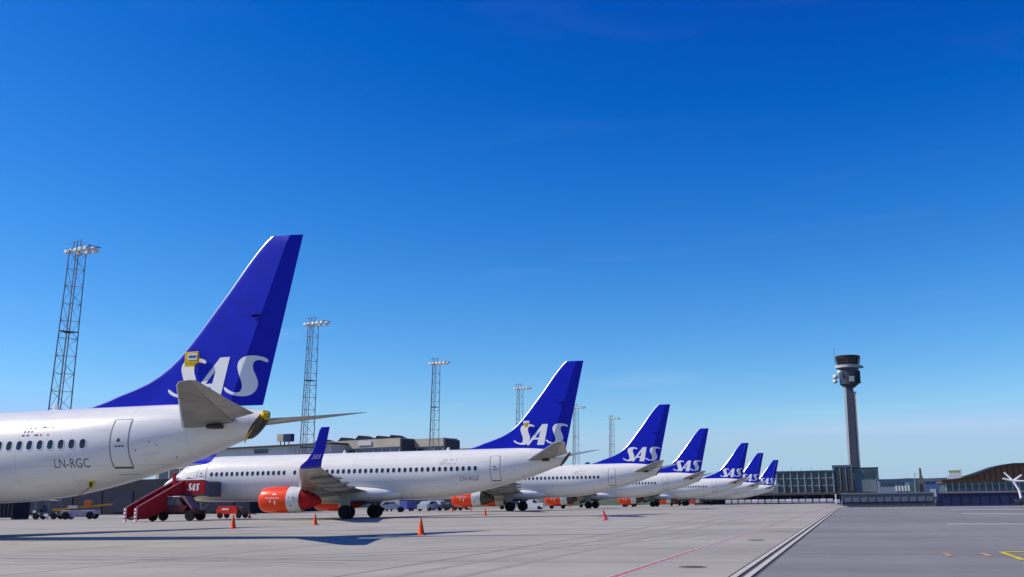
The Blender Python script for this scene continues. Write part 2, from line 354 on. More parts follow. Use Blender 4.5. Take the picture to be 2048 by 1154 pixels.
# ------------------------------------------------------------------ ground
def ground_sheet(name, xs, ys, m, dz=0.0, label=None):
    b = MB(); nx = len(xs)
    b.add([(x, y, gz(x, y) + dz) for y in ys for x in xs],
          [(j * nx + i, j * nx + i + 1, (j + 1) * nx + i + 1, (j + 1) * nx + i) for j in range(len(ys) - 1) for i in range(nx - 1)])
    o = b.build(name, m); tag(o, label, kind='structure'); return o
YS = [-30, 0, 20, 40, 60, 80, 90] + list(range(100, 160, 4)) + list(range(160, 440, 10))
XL = [-320, -200, -120, -80, -50, -30, -20, -14, -13, -12, -11, -10, -9, -8, -7, -6, -5, -4, -3, -2.29]
XR = [-1.79, -1.2, -0.6, 0, 5, 12, 25, 50, 90, 160, 320]
ground_sheet('apron', XL, YS, M_APRON, 0, 'pale concrete apron in large slabs under the parked airliners')
ground_sheet('taxiway', XR, YS, M_ASPH, 0, 'bluish grey asphalt taxiway right of the slotted drain')
ground_sheet('ground', [-6000, -2000, -600, -320, -30, -8, -7, -6, -5, -4, -3, -2, -1, 0, 320, 600, 2000, 6000], [-3000, -600, -30, 60, 110, 134, 160, 200, 300, 436, 900, 2500, 9000], M_GRASS, -0.5, 'grass land round the airfield')
# slotted drain between concrete and asphalt
def strip(b, x0, x1, ys, dz, mi=0, slope=0.0):
    n = len(ys)
    P = []
    for y in ys: P += [(x0 + slope * (y - 20), y, gz(x0, y) + dz), (x1 + slope * (y - 20), y, gz(x1, y) + dz)]
    b.add(P, [(2 * i, 2 * i + 1, 2 * i + 3, 2 * i + 2) for i in range(n - 1)], mi)
SY = [12, 16, 20, 24, 28, 32, 36, 40, 50, 60, 70, 80, 95, 110, 116, 122, 128, 134, 145, 160, 200, 260]
dr = empty('drain_channel', (-2.0, 20, 0), label='long slotted drain of two pale kerb strips between concrete and asphalt', cat='drain')
b = MB()
strip(b, -2.30, -1.78, SY, -0.012); b.build('channel_bed', M_SLOT, dr, tf=lambda p: (p[0] + 2.0, p[1] - 20, p[2]))
for i, x in enumerate((-2.235, -2.00)):
    b = MB(); b2 = 0.115
    for k in range(50):
        y0 = 12 + k * 3.0; 
        b.box((x + b2 / 2 + 2.0, y0 + 1.48 - 20, gz(-2, y0 + 1.5) - 0.03), (b2, 2.95, 0.09))
    b.build('kerb_strip', M_KERB, dr)
b = MB()
for k in range(3): b.box((0, 17.6 - 20 + k * 0.0, 0.003 + k * 0.001), (0.62, 0.5, 0.02))
b.build('drain_grate', M_IRON, dr)
# painted lines
b = MB(); strip(b, -4.34, -4.235, SY[:5], 0.004, 0, 0.009); tag(b.build('red_line', M_REDLINE), kind='structure')
b = MB(); strip(b, -4.34, -4.235, SY[4:], 0.004, 0, 0.009); tag(b.build('red_line', M_REDWORN), kind='structure')
b = MB(); strip(b, -4.42, -4.365, SY[:9], 0.004, 0, 0.009); strip(b, -4.21, -4.15, SY[:9], 0.004, 0, 0.009); tag(b.build('white_line', M_WHITELINE), kind='structure')
b = MB(); b.add([(-1.5, 26.55, .004), (1.85, 26.35, .004), (1.85, 26.42, .004), (-1.5, 26.62, .004)], [(0, 1, 2, 3)]); b.add([(1.85, 26.2, .0045), (12, 25.6, .0045), (12, 25.66, .0045), (1.85, 26.26, .0045)], [(0, 1, 2, 3)])
tag(b.build('faint_yellow_line', M_PEACHLINE), kind='structure')
for x in (1.84, 2.66):
    b = MB(); b.add([(x - .02, 26.75, .006), (x + .09, 26.75, .006), (x + .13, 25.35, .006), (x + .02, 25.35, .006)], [(0, 1, 2, 3)]); tag(b.build('orange_dash', M_PEACHLINE), kind='structure')
b = MB(); b.add([(3.12, 27.3, .006), (3.24, 27.0, .006), (3.30, 24.1, .006), (3.16, 24.1, .006)], [(0, 1, 2, 3)]); b.add([(3.12, 27.3, .0065), (3.24, 27.0, .0065), (5.2, 27.5, .0065), (5.2, 27.8, .0065)], [(0, 1, 2, 3)])
tag(b.build('yellow_marking', M_YELLINE), kind='structure')
b = MB()
b.add([(3.8, 50.6, .004), (16, 47.0, .004), (16, 48.8, .004), (3.9, 52.2, .004)], [(0, 1, 2, 3)])
b.add([(6.7, 74.0, .004), (12.0, 70.5, .004), (12.0, 73.6, .004), (6.7, 77.5, .004)], [(0, 1, 2, 3)])
b.add([(7.5, 92, .004), (22, 86.5, .004), (22, 89.5, .004), (7.5, 95.5, .004)], [(0, 1, 2, 3)])
tag(b.build('pale_concrete_patch', mat('patch_concrete', (0.36, 0.37, 0.37), 0.85, 0, 0.12, 0.8)), kind='structure')
M_TYRE = worn('tyre_rubber_on_concrete', (0.235, 0.22, 0.185), (0.34, 0.315, 0.255), 0.45)
def tyre_mark(pts, w, dz):
    b = MB(); P = []; n = len(pts)
    for i, (x, y) in enumerate(pts):
        a = Vector(pts[max(0, i - 1)]); c = Vector(pts[min(n - 1, i + 1)]); d = (c - a).normalized(); k = Vector((-d.y, d.x)) * w / 2
        P += [(x - k.x, y - k.y, gz(x, y) + dz), (x + k.x, y + k.y, gz(x, y) + dz)]
    b.add(P, [(2 * i, 2 * i + 1, 2 * i + 3, 2 * i + 2) for i in range(n - 1)]); tag(b.build('tyre_mark', M_TYRE), kind='structure')
def arc(x0, y0, r_, a0, a1, n=26): return [(x0 + r_ * math.cos(R(a0 + (a1 - a0) * i / n)), y0 + r_ * math.sin(R(a0 + (a1 - a0) * i / n))) for i in range(n + 1)]
for i, (pts, w) in enumerate((([(-7.2 + .02 * k, 14 + 4 * k) for k in range(24)], .22), ([(-8.5 + .02 * k, 14 + 4 * k) for k in range(24)], .22), (arc(-26, 40, 19, -75, 0), .24), (arc(-26, 40, 20.4, -75, 0), .24), ([(-34 + 1.5 * k, 25.5 - .18 * k) for k in range(16)], .2), ([(-34 + 1.5 * k, 24.2 - .16 * k) for k in range(16)], .2), ([(-40 + 1.6 * k, 46.0 + .05 * k) for k in range(20)], .3))):
    tyre_mark(pts, w, .002 + .0003 * i)
for (x, y, lb) in ((-3.3, 21.3, 'larger dark iron manhole cover in the concrete near the foot of the drain'), (-3.2, 34.2, 'smaller dark iron manhole cover farther along beside the drain')):
    mh = empty('manhole_cover', (x, y, 0.0), label=lb, cat='manhole cover', group='manhole covers by the drain')
    b = MB(); b.lathe([(0.0, 0.22), (0.008, 0.22), (0.008, 0.0)], 28); b.build('lid', M_IRON, mh)
    b = MB(); b.lathe([(0.0, 0.29), (0.006, 0.29), (0.006, 0.23), (0.0, 0.23)], 28); b.build('rim', mat('manhole_rim', (0.2, 0.19, 0.17), 0.8), mh)

# ------------------------------------------------------------------ airliner
S0 = 20.0                       # airframe station of the local origin
def P3(s, L, z): return (s - S0, -L, z)      # L positive to port (towards the viewer)
zt = spline([(0, 2.95), (.15, 3.22), (.4, 3.42), (.9, 3.72), (1.6, 4.05), (2.3, 4.6), (3.0, 5.02), (3.8, 5.28), (4.8, 5.46), (6.2, 5.55), (33.5, 5.55), (35, 5.50), (36.5, 5.36), (38.0, 5.12)])
zb = spline([(0, 2.92), (.15, 2.66), (.4, 2.45), (.9, 2.2), (1.6, 1.97), (2.6, 1.76), (4.0, 1.62), (6.2, 1.54), (24.5, 1.54), (26.5, 1.60), (28.5, 1.77), (30.0, 2.02), (31.6, 2.36), (33.0, 2.70), (34.5, 3.10), (36.0, 3.52), (37.2, 3.83), (38.0, 4.00)])
wd = spline([(0, .02), (.15, .30), (.4, .52), (.9, .82), (1.6, 1.12), (2.6, 1.45), (3.8, 1.70), (5.0, 1.83), (6.4, 1.88), (26.0, 1.88), (28, 1.85), (30, 1.74), (32, 1.53), (34, 1.24), (36, .88), (37.2, .64), (38.0, .50)])
def tilt(s): return 0.0 if s < 34 else 0.74 * ((s - 34) / 4.0) ** 2.5
def fus_ring(s, n=64):
    t, bt, w = zt(s), zb(s), wd(s); zc = (t + bt) / 2; h = (t - bt) / 2; out = []
    for i in range(n):
        a = 2 * PI * i / n; z = zc + h * math.sin(a)
        out.append(P3(s - tilt(s) * (t - z), w * math.cos(a), z))
    return out
def fus_pt(s, z, off=0.0):
    t, bt, w = zt(s), zb(s), wd(s); zc = (t + bt) / 2; h = (t - bt) / 2
    q = max(-0.999, min(0.999, (z - zc) / h)); L = w * math.sqrt(1 - q * q)
    n = Vector((0, L / (w * w), (z - zc) / (h * h))).normalized()
    return P3(s, L + off * n.y, z + off * n.z)
def on_fus(b, V, F, s, z, off, mi=0): b.add([fus_pt(s + u, z + v, off) for u, v in V], F, mi)
def rrect(w, h, r, n=5):
    out = []
    for cx, cy, a0 in ((w / 2 - r, h / 2 - r, 0), (-w / 2 + r, h / 2 - r, 90), (-w / 2 + r, -h / 2 + r, 180), (w / 2 - r, -h / 2 + r, 270)):
        for i in range(n): a = R(a0 + 90 * i / (n - 1)); out.append((cx + r * math.cos(a), cy + r * math.sin(a)))
    return out
def ring_faces(inner, outer): 
    n = len(inner); return inner + outer, [(i, (i + 1) % n, n + (i + 1) % n, n + i) for i in range(n)]

# fin outline
FLE = spline([(5.2, 27.9), (5.5, 29.0), (5.78, 30.07), (6.05, 30.8), (6.27, 31.55), (6.55, 32.28), (6.9, 32.9), (7.35, 33.5), (7.95, 34.08), (10.02, 35.77), (12.45, 37.77), (12.57, 37.95)])
def FTE(z): return 37.56 + (z - 5.24) * 0.2400
def FHG(z): return 36.37 + 0.337 * (z - 5.4)
RUD = math.tan(R(13))
def fin_y(s, z):
    """half thickness and centre offset (to starboard) of the fin"""
    T = 0.27 - (z - 5.4) / 7.1 * 0.19; sh = FHG(z); le = FLE(z); lm = min(34.05 + (z - 7.95) * 0.8225, sh - .5)
    if s <= sh:
        c = max(0, min(1, (s - lm) / (sh - lm))); h = T * (0.30 + 0.70 * c ** 0.85) * math.sqrt(max(0.0, min(1, (s - le) / 0.16)))
        return h, 0.0
    c = (s - sh) / (FTE(z) - sh); return T * (1 - c) * 0.95 + 0.012, (s - sh) * RUD
def fin_port(s, z, off=0.0):
    h, c = fin_y(s, z); return P3(s, h - c + off, z)
FZ = [5.0, 5.2, 5.4, 5.6, 5.8, 6.0, 6.25, 6.5, 6.8, 7.1, 7.5, 7.9, 8.4, 9.0, 9.6, 10.2, 10.8, 11.4, 11.9, 12.25, 12.42, 12.55]
def fin_panel(b, s0f, s1f, n, pw=1.0, zmax=99, zmin=0):
    rings = []
    for z in FZ:
        if z > zmax or z < zmin: continue
        a, e = s0f(z), s1f(z); pts = [a + (e - a) * (i / n) ** pw for i in range(n + 1)]
        k = 1.0 if z < 12.4 else (0.75 if z < 12.5 else 0.35)
        up = []; dn = []
        for i, s in enumerate(pts):
            ss = min(max(s, a + 1e-4), e - 1e-4); h, c = fin_y(ss, z); h *= k
            up.append(P3(s, h - c, z)); dn.append(P3(s, -h - c, z))
        rings.append(up + dn[::-1])
    b.loft(rings)

def foil(c): c = max(c, 0); return 5 * (.2969 * math.sqrt(c) - .126 * c - .3516 * c ** 2 + .2843 * c ** 3 - .1036 * c ** 4)
def aero(b, secs, c0=0.0, c1=1.0, n=12, mi=0, side=1):
    """secs: (LE(s,L,z), TE(s,L,z), thickness ratio, normal(L,z)); side=-1 mirrors to starboard"""
    rings = []
    cs = [c0 + (c1 - c0) * (i / n) ** (1.8 if c0 == 0 else 1.0) for i in range(n + 1)]
    for le, te, t, nn in secs:
        ch = math.dist(le, te); up = []; dn = []
        for c in cs:
            p = [le[k] + (te[k] - le[k]) * c for k in range(3)]; h = foil(c) * t * ch + 0.004
            up.append(P3(p[0], side * (p[1] + nn[0] * h), p[2] + nn[1] * h)); dn.append(P3(p[0], side * (p[1] - nn[0] * h), p[2] - nn[1] * h))
        rings.append(up + dn[::-1])
    b.loft(rings, mi)

SAS_S = [(37.869, 7.224), (37.831, 7.154), (37.729, 7.195), (37.564, 7.258), (37.423, 7.255), (37.305, 7.163), (37.271, 7.019), (37.292, 6.819), (37.369, 6.634), (37.439, 6.432), (37.454, 6.27), (37.413, 6.092), (37.3, 5.917), (37.124, 5.799), (36.903, 5.754), (36.659, 5.772), (36.37, 5.848), (36.161, 5.948), (36.066, 6.042), (36.037, 6.134), (36.088, 6.168), (36.173, 6.11), (36.321, 6.013), (36.488, 5.934), (36.693, 5.907), (36.792, 5.975), (36.846, 6.117), (36.845, 6.297), (36.786, 6.517), (36.716, 6.702), (36.646, 6.905), (36.63, 7.051), (36.672, 7.213), (36.808, 7.352), (37.049, 7.431), (37.354, 7.451), (37.639, 7.4), (37.824, 7.317)]
SAS_A = [(34.405, 5.80), (34.46, 5.735), (34.60, 5.745), (34.975, 6.19), (35.40, 6.19), (35.30, 5.745), (35.90, 5.735), (36.245, 7.43), (35.77, 7.43)]
SAS_AH = [(35.585, 6.88), (35.135, 6.34), (35.465, 6.34)]
def chaikin(p):
    out = []
    for i in range(len(p)):
        a, b_ = p[i], p[(i + 1) % len(p)]
        out += [(a[0] * .75 + b_[0] * .25, a[1] * .75 + b_[1] * .25), (a[0] * .25 + b_[0] * .75, a[1] * .25 + b_[1] * .75)]
    return out
SAS_S = chaikin(SAS_S)
SAS_LOOPS = [[[(x - 2.76, z + .03) for x, z in SAS_S]], [SAS_A, SAS_AH], [SAS_S]]
SAS_U0, SAS_U1, SAS_V0, SAS_V1 = 33.27, 37.87, 5.73, 7.48
def sas_flat():
    V = []; F = []
    for lp in SAS_LOOPS:
        v, f = poly_faces(lp, 0); o = len(V)
        V += [((x - SAS_U0) / (SAS_U1 - SAS_U0), (z - SAS_V0) / (SAS_V1 - SAS_V0)) for x, z in v]; F += [[i + o for i in ff] for ff in f]
    return V, F

def build_airliner(loc, head):
    root = empty('airliner', loc, head)
    # fuselage
    b = MB(); st = [0, .05, .15, .28, .45, .7, 1.0, 1.4, 1.8, 2.2, 2.6, 3.0, 3.5, 4, 4.6, 5.3, 6.2] + [7.5 + 1.5 * i for i in range(13)] + [26.5 + .5 * i for i in range(23)] + [37.9, 38.0]
    b.loft([fus_ring(s) for s in st], 0, True, False)
    fus = b.build('fuselage', M_WHITE, root, smooth=40)
    # tail end: burnt exhaust bay
    b = MB(); e = fus_ring(38.0, 40); c0 = Vector((sum(p[0] for p in e) / 40, 0, sum(p[2] for p in e) / 40))
    def sh(k, d): return [tuple(c0 + (Vector(p) - c0) * k + Vector((d, 0, -d * .25))) for p in e]
    b.loft([sh(1.0, .0), sh(.985, .05), sh(.86, .07), sh(.62, .06), sh(.50, .0)], 0, False, True)
    b.build('tail_exhaust', M_BURNT, root, smooth=35)
    # wing-body fairing
    b = MB(); rings = []
    for s in [12.3 + .6 * i for i in range(20)]:
        t = (s - 12.3) / 11.4; k = max(0.0, math.sin(PI * t)) ** 0.5
        w = 1.2 + 0.98 * k; top = 2.35 + .55 * k; bot = 1.75 - .50 * k; zc = (top + bot) / 2; h = (top - bot) / 2
        rings.append([P3(s, w * math.copysign(abs(math.cos(2 * PI * i / 36)) ** .8, math.cos(2 * PI * i / 36)), zc + h * math.copysign(abs(math.sin(2 * PI * i / 36)) ** .8, math.sin(2 * PI * i / 36))) for i in range(36)])
    b.loft(rings); b.build('belly_fairing', M_WHITE, root, smooth=50)
    # windows
    def window_mesh(s):
        b = MB(); inn = rrect(.27, .385, .125, 7); outr = rrect(.34, .455, .16, 7); n = len(inn)
        V, F = ring_faces(inn, outr); on_fus(b, V, F, s, 3.92, .008, 0)
        V = []; F = []
        for k in (.02, .35, .7, 1.0): V += [(x * k, z * k) for x, z in inn]
        for r_ in range(3): F += [(r_ * n + i, r_ * n + (i + 1) % n, (r_ + 1) * n + (i + 1) % n, (r_ + 1) * n + i) for i in range(n)]
        F.append(tuple(range(n))); on_fus(b, V, F, s, 3.92, .006, 1)
        return b
    mid = None
    for k in range(49):
        s = 30.43 - .508 * k
        if k in (33, 31) or s < 6.0: continue
        if s > 25.8 or s < 6.7 or mid is None:
            o = window_mesh(s).build('window', [M_FRAME, M_GLASS], fus, smooth=60)
            if 6.7 < s < 25.8: mid = (o, s)
        else:
            o = mid[0].copy(); COL.objects.link(o); o.parent = fus; o.location = (s - mid[1], 0, 0)
    # doors
    for s, w in ((5.0, .86), (32.06, .76)):
        b = MB(); hh = 1.92; zc = 3.92
        V, F = poly_faces([rrect(w, hh, .13)], 0)
        # panel built as a grid so that it hugs the skin
        N = 14; vs = []; fs = []
        for j in range(N + 1):
            z = zc - hh / 2 + hh * j / N; inset = 0.10 if j in (0, N) else (.03 if j in (1, N - 1) else 0)
            for i in range(5): vs.append(fus_pt(s - w / 2 + inset + (w - 2 * inset) * i / 4, z, .006))
        for j in range(N):
            for i in range(4): fs.append((j * 5 + i, j * 5 + i + 1, (j + 1) * 5 + i + 1, (j + 1) * 5 + i))
        b.add(vs, fs); d = b.build('door', M_DOOR, fus, smooth=40)
        b = MB(); N = 24
        for sgn in (-1, 1):
            vs = []; fs = []
            for j in range(N + 1):
                z = zc - hh / 2 + hh * j / N
                for e in (0, .035): vs.append(fus_pt(s + sgn * (w / 2 + e), z, .010))
            fs = [(2 * j, 2 * j + 1, 2 * j + 3, 2 * j + 2) for j in range(N)]
            b.add(vs, fs, 0)
        for z0, z1, mi in ((zc - hh / 2 - .075, zc - hh / 2, 0), (zc + hh / 2, zc + hh / 2 + .03, 1), (zc - hh / 2 - .32, zc - hh / 2 - .29, 1)):
            vs = []
            for i in range(5): vs += [fus_pt(s - w / 2 + w * i / 4, z0, .011), fus_pt(s - w / 2 + w * i / 4, z1, .011)]
            b.add(vs, [(2 * i, 2 * i + 1, 2 * i + 3, 2 * i + 2) for i in range(4)], mi)
        b.build('door_seal', [M_SEAM, M_SEAM2], d)
        b = MB(); V, F = poly_faces([[(-.08, -.06), (.08, -.06), (.05, .08), (-.02, .09)]]); on_fus(b, V, F, s - .04, 4.02, .014); b.build('door_window', M_GLASS, d)
        b = MB()
        for u in (-.16, -.02, .12): 
            V, F = poly_faces([[(u, -.03), (u + .11, -.03), (u + .11, .03), (u, .03)]]); on_fus(b, V, F, s - .02, 3.78, .014)
        b.build('door_handle', M_SEAM, d)
    # cockpit glazing
    b = MB()
    for z0, z1, s0, s1, s2, s3 in ((4.12, 4.62, 1.75, 2.25, 2.85, 2.35), (4.12, 4.62, 2.32, 2.9, 3.35, 3.0)):
        b.add([fus_pt(s0, z0, .006), fus_pt(s1, z0, .006), fus_pt(s2, z1 - .08, .006), fus_pt(s3, z1 - .02, .006)], [(0, 1, 2, 3)])
        b.add([(p[0], -p[1], p[2]) for p in b.v[-4:]], [(3, 2, 1, 0)])
    b.build('cockpit_window', M_GLASS, fus)
    # blade antennas on the crown
    for s in (27.45, 17.9):
        b = MB(); b.loft([[P3(s + u * k + (1 - k) * .12, v * k, 5.5 + z) for u, v in ((-.16, 0), (-.05, .025), (.18, 0), (-.05, -.025))] for z, k in ((0, 1.0), (.28, .55))]); b.build('antenna', M_WHITE, fus)
    # static-port / seam dots near the tail
    for s, z in ((33.35, 3.93), (33.65, 3.80), (34.3, 3.3), (32.75, 3.6)):
        b = MB(); V, F = poly_faces([rrect(.07, .05, .02, 3)]); on_fus(b, V, F, s, z, .006); b.build('drain_port', M_SEAM, fus)
    # fin, rudder, leading edge, lettering
    b = MB(); fin_panel(b, FLE, lambda z: FHG(z) - .012, 16, 1.7); fin = b.build('vertical_fin', M_BLUE, root, smooth=40)
    b = MB(); fin_panel(b, lambda z: FHG(z) + .012, FTE, 8, 1.0, 12.3, 5.35); b.build('rudder', M_BLUE, fin, smooth=30)
    b = MB(); fin_panel(b, lambda z: FHG(z) - .012, FTE, 6, 1.0, 99, 12.2); b.build('fin_tip_cap', M_BLUE, fin, smooth=40)
    b = MB(); rings = []
    for z in FZ:
        if z < 6.3: continue
        le = FLE(z); h, _ = fin_y(le + .06, z); h *= (1.0 if z < 12.4 else .7)
        rings.append([P3(le + .06, h + .006, z), P3(le + .03, h * .62 + .006, z), P3(le - .012, 0, z), P3(le + .03, -h * .62 - .006, z), P3(le + .06, -h - .006, z)])
    b.loft(rings, 0, False, False, False); b.build('leading_edge', M_SILVER, fin, smooth=50)
    b = MB()
    for lp in SAS_LOOPS:
        V, F = poly_faces(lp, 4)
        b.add([fin_port(s, z, .014) for s, z in V], F)
    b.build('fin_lettering', M_LETTER, fin)
    b = MB()
    b.box(P3(37.4, .22, 9.12), (.40, .05, .09), 0, 0, .02); b.build('rudder_fairing', mat('fairing_navy', (.004, .004, .05), .95, 0, .1, 3, 0, 0, (1, 1, 1), 0.0), fin)
    # tailplanes
    for sd_, nm in ((1, 'tailplane'), (-1, 'tailplane')):
        secs = [((33.95, .3, 4.46), (37.95, .3, 4.86), .095, (0, 1)), ((34.78, 1.25, 4.58), (38.1, 1.25, 4.93), .095, (0, 1)), ((36.4, 3.8, 4.98), (38.55, 3.8, 5.20), .09, (0, 1)), ((38.25, 6.75, 5.47), (39.17, 6.75, 5.53), .085, (0, 1)), ((38.56, 7.10, 5.53), (39.24, 7.10, 5.565), .07, (0, 1)), ((38.85, 7.20, 5.55), (39.24, 7.20, 5.57), .03, (0, 1))]
        b = MB(); aero(b, secs, 0, .68, 12, 0, sd_); tp = b.build(nm, M_GREY, root, smooth=35)
        b = MB(); aero(b, secs[1:5], .69, 1.0, 5, 0, sd_); b.build('elevator', M_PANEL, tp, smooth=25)
        b = MB(); aero(b, [(tuple(x - .012 if i == 0 else x for i, x in enumerate(le)), te, t * 1.12, n) for le, te, t, n in secs[:5]], 0, .045, 4, 0, sd_); b.build('tailplane_leading_edge', M_SILVER, tp, smooth=60)
        b = MB(); b.box(P3(36.2, sd_ * 1.02, 4.47), (.55, .5, .16), 0, 0, .05); b.build('tailplane_hinge_gap', M_DARK, tp)
    # wings
    for sd_ in (1, -1):
        secs = [((13.3, 1.2, 2.05), (20.9, 1.2, 2.2), .125, (0, 1)), ((13.9, 1.9, 2.12), (20.92, 1.9, 2.26), .125, (0, 1)), ((16.25, 4.9, 2.52), (20.98, 4.9, 2.55), .12, (0, 1)), ((16.8, 5.9, 2.63), (21.1, 5.9, 2.66), .115, (0, 1)), ((19.6, 11.3, 3.18), (22.6, 11.3, 3.2), .108, (0, 1)), ((22.35, 16.5, 3.70), (24.1, 16.5, 3.70), .10, (0, 1)), ((22.6, 16.9, 3.76), (24.25, 16.9, 3.76), .095, (-.25, .97))]
        b = MB(); aero(b, secs, 0, .74, 12, 0, sd_); wing = b.build('wing', M_PANEL, root, smooth=35)
        b = MB(); aero(b, secs[1:5], .75, 1.0, 4, 0, sd_); b.build('flap', M_GREY, wing, smooth=25)
        b = MB(); aero(b, secs[4:7], .75, 1.0, 4, 0, sd_); b.build('aileron', M_GREY, wing, smooth=25)
        b = MB(); aero(b, [(tuple(x - .015 if i == 0 else x for i, x in enumerate(le)), te, t * 1.12, n) for le, te, t, n in secs[2:]], 0, .05, 4, 0, sd_); b.build('slat', M_SILVER, wing, smooth=60)
        for L in (6.7, 9.6, 12.6):
            k = (L - 5.9) / 10.6; te = 21.1 + 3.0 * k; z = 2.66 + 1.04 * k; rr = []
            for t in (0, .08, .25, .5, .75, .92, 1):
                w = .17 * math.sin(PI * min(.97, max(.03, t))) ** .6
                rr.append([P3(te - 1.9 + 2.7 * t, sd_ * (L + w * math.cos(a * PI / 4)), z - .30 + .1 * t + 1.5 * w * math.sin(a * PI / 4)) for a in range(8)])
            b = MB(); b.loft(rr); b.build('flap_track_fairing', M_GREY, wing, smooth=50)
        ws = [((22.6, 16.9, 3.76), (24.25, 16.9, 3.76), .095, (-.25, .97)), ((22.85, 17.22, 3.90), (24.42, 17.22, 3.90), .09, (-.7, .7)), ((23.44, 17.45, 4.25), (24.58, 17.45, 4.25), .085, (-.95, .25)), ((24.02, 17.62, 4.9), (24.88, 17.62, 4.9), .08, (-.97, .27)), ((24.60, 18.0, 6.20), (25.33, 18.0, 6.20), .075, (-.97, .27)), ((24.78, 18.06, 6.42), (25.40, 18.06, 6.42), .05, (-.97, .27))]
        b = MB(); aero(b, ws, 0, 1, 10, 0, sd_); wl = b.build('winglet', M_BLUE, root, smooth=45)
        V, F = sas_flat()
        for face in (1, -1):
            b = MB()
            def wpt(u, v):
                z = 4.30 + .32 * v; k = (z - 4.25) / .65; le = 23.44 + .58 * k; te = 24.58 + .30 * k; L = 17.45 + .17 * k
                uu = u if face == 1 else 1 - u
                s = le + .22 + (te - le - .34) * u; c = (s - le) / (te - le)
                h = foil(c) * .083 * (te - le) + .018
                return P3(s, sd_ * (L + face * h), z)
            b.add([wpt(u, v) for u, v in V], F); b.build('winglet_lettering', mat('lilac_lettering', (.52, .45, .66), .5), wl)
    # engines
    def emap(s): return 13.02 + (s - 12.71) * 1.06 if s < 15.11 else (15.56 + (s - 15.11) * .76 if s < 16.5 else 16.62 + (s - 16.5) * .96)
    for sd_ in (1, -1):
        def nac(prof, n=40):
            rings = []
            for s, r, zc in prof:
                s = emap(s); r *= 1.02
                rings.append([P3(s, sd_ * 4.83 + r * math.cos(2 * PI * i / n), zc + r * math.sin(2 * PI * i / n) * (1.0 if math.sin(2 * PI * i / n) > 0 else .95)) for i in range(n)])
            return rings
        b = MB(); b.loft(nac([(13.3, .70, 1.62), (12.95, .76, 1.62), (12.78, .82, 1.62), (12.72, .88, 1.62), (12.76, .94, 1.62), (12.95, 1.0, 1.62), (13.3, 1.045, 1.62), (13.8, 1.07, 1.62), (14.5, 1.08, 1.62), (15.10, 1.065, 1.62)]), 0, False, False); en = b.build('engine', M_ORANGE, root, smooth=40)
        b = MB(); b.loft(nac([(12.97, .757, 1.62), (12.80, .80, 1.62), (12.72, .86, 1.62), (12.71, .90, 1.62), (12.76, .943, 1.62)]), 0, False, False); b.build('inlet_lip', M_ORANGE, en, smooth=60)
        b = MB(); b.loft(nac([(13.25, .70, 1.62), (13.3, .2, 1.62), (13.0, .02, 1.62)]), 0, False, True); b.build('fan', M_DARK, en, smooth=40)
        b = MB(); b.loft(nac([(15.115, 1.066, 1.62), (15.6, 1.045, 1.63), (16.1, 1.0, 1.64), (16.52, .93, 1.65), (16.50, .84, 1.65)]), 0, False, False); b.build('reverser_cowl', M_COWL, en, smooth=40)
        b = MB(); rng = random.Random(5); rr = nac([(16.42, .90, 1.64), (16.55, .885, 1.64), (16.8, .80, 1.63), (17.1, .70, 1.6), (17.5, .52, 1.56), (17.9, .36, 1.52), (18.12, .22, 1.5)], 28)
        rr = [[(p[0], p[1] + rng.uniform(-.02, .02), p[2] + rng.uniform(-.02, .02)) for p in ring] for ring in rr]
        b.loft(rr, 0, True, True); b.build('exhaust_cover', M_COVER, en, smooth=60)
        b = MB()
        b.loft([[P3(s, sd_ * 4.83 + w * u, z) for u, z in ((-1, z0), (1, z0), (1, z1), (-1, z1))] for s, w, z0, z1 in ((14.0, .05, 2.62, 2.70), (15.2, .17, 2.60, 2.82), (16.8, .2, 2.3, 2.75), (18.3, .16, 2.05, 2.6), (19.6, .04, 2.25, 2.5))]); b.build('pylon', M_GREY, en, smooth=30)
        b = MB()
        for (u, ang) in ((15.85, 10), (16.2, 10), (16.0, -25)):
            a = R(ang); b.box(P3(u, sd_ * (4.83 + 1.06 * math.cos(a)), 1.62 + 1.06 * math.sin(a)), (.10, .03, .10))
        b.build('cowl_latch', M_DARK, en)
        if True:
            b = MB(); V, F = text_faces('Scandinavian', 1.25, .17)
            def npt(s, v):
                a = v / 1.1; return P3(s + .4, sd_ * (4.83 + (1.108) * math.cos(a)), 1.62 + 1.108 * math.sin(a))
            if sd_ == 1: b.add([npt(13.35 + u, v + .10) for u, v in V], F)
            else: b.add([npt(14.6 - u, v + .10) for u, v in V], F)
            for (u, v, w, h) in ((13.75, -.2, .09, .22), (14.15, -.35, .12, .30), (13.95, .42, .35, .10)):
                q = [(u, v), (u + w, v), (u + w, v + h), (u, v + h)]; b.add([npt(s, vv) for s, vv in q], [(0, 1, 2, 3)])
            b.build('cowl_lettering', M_LETTER, en)
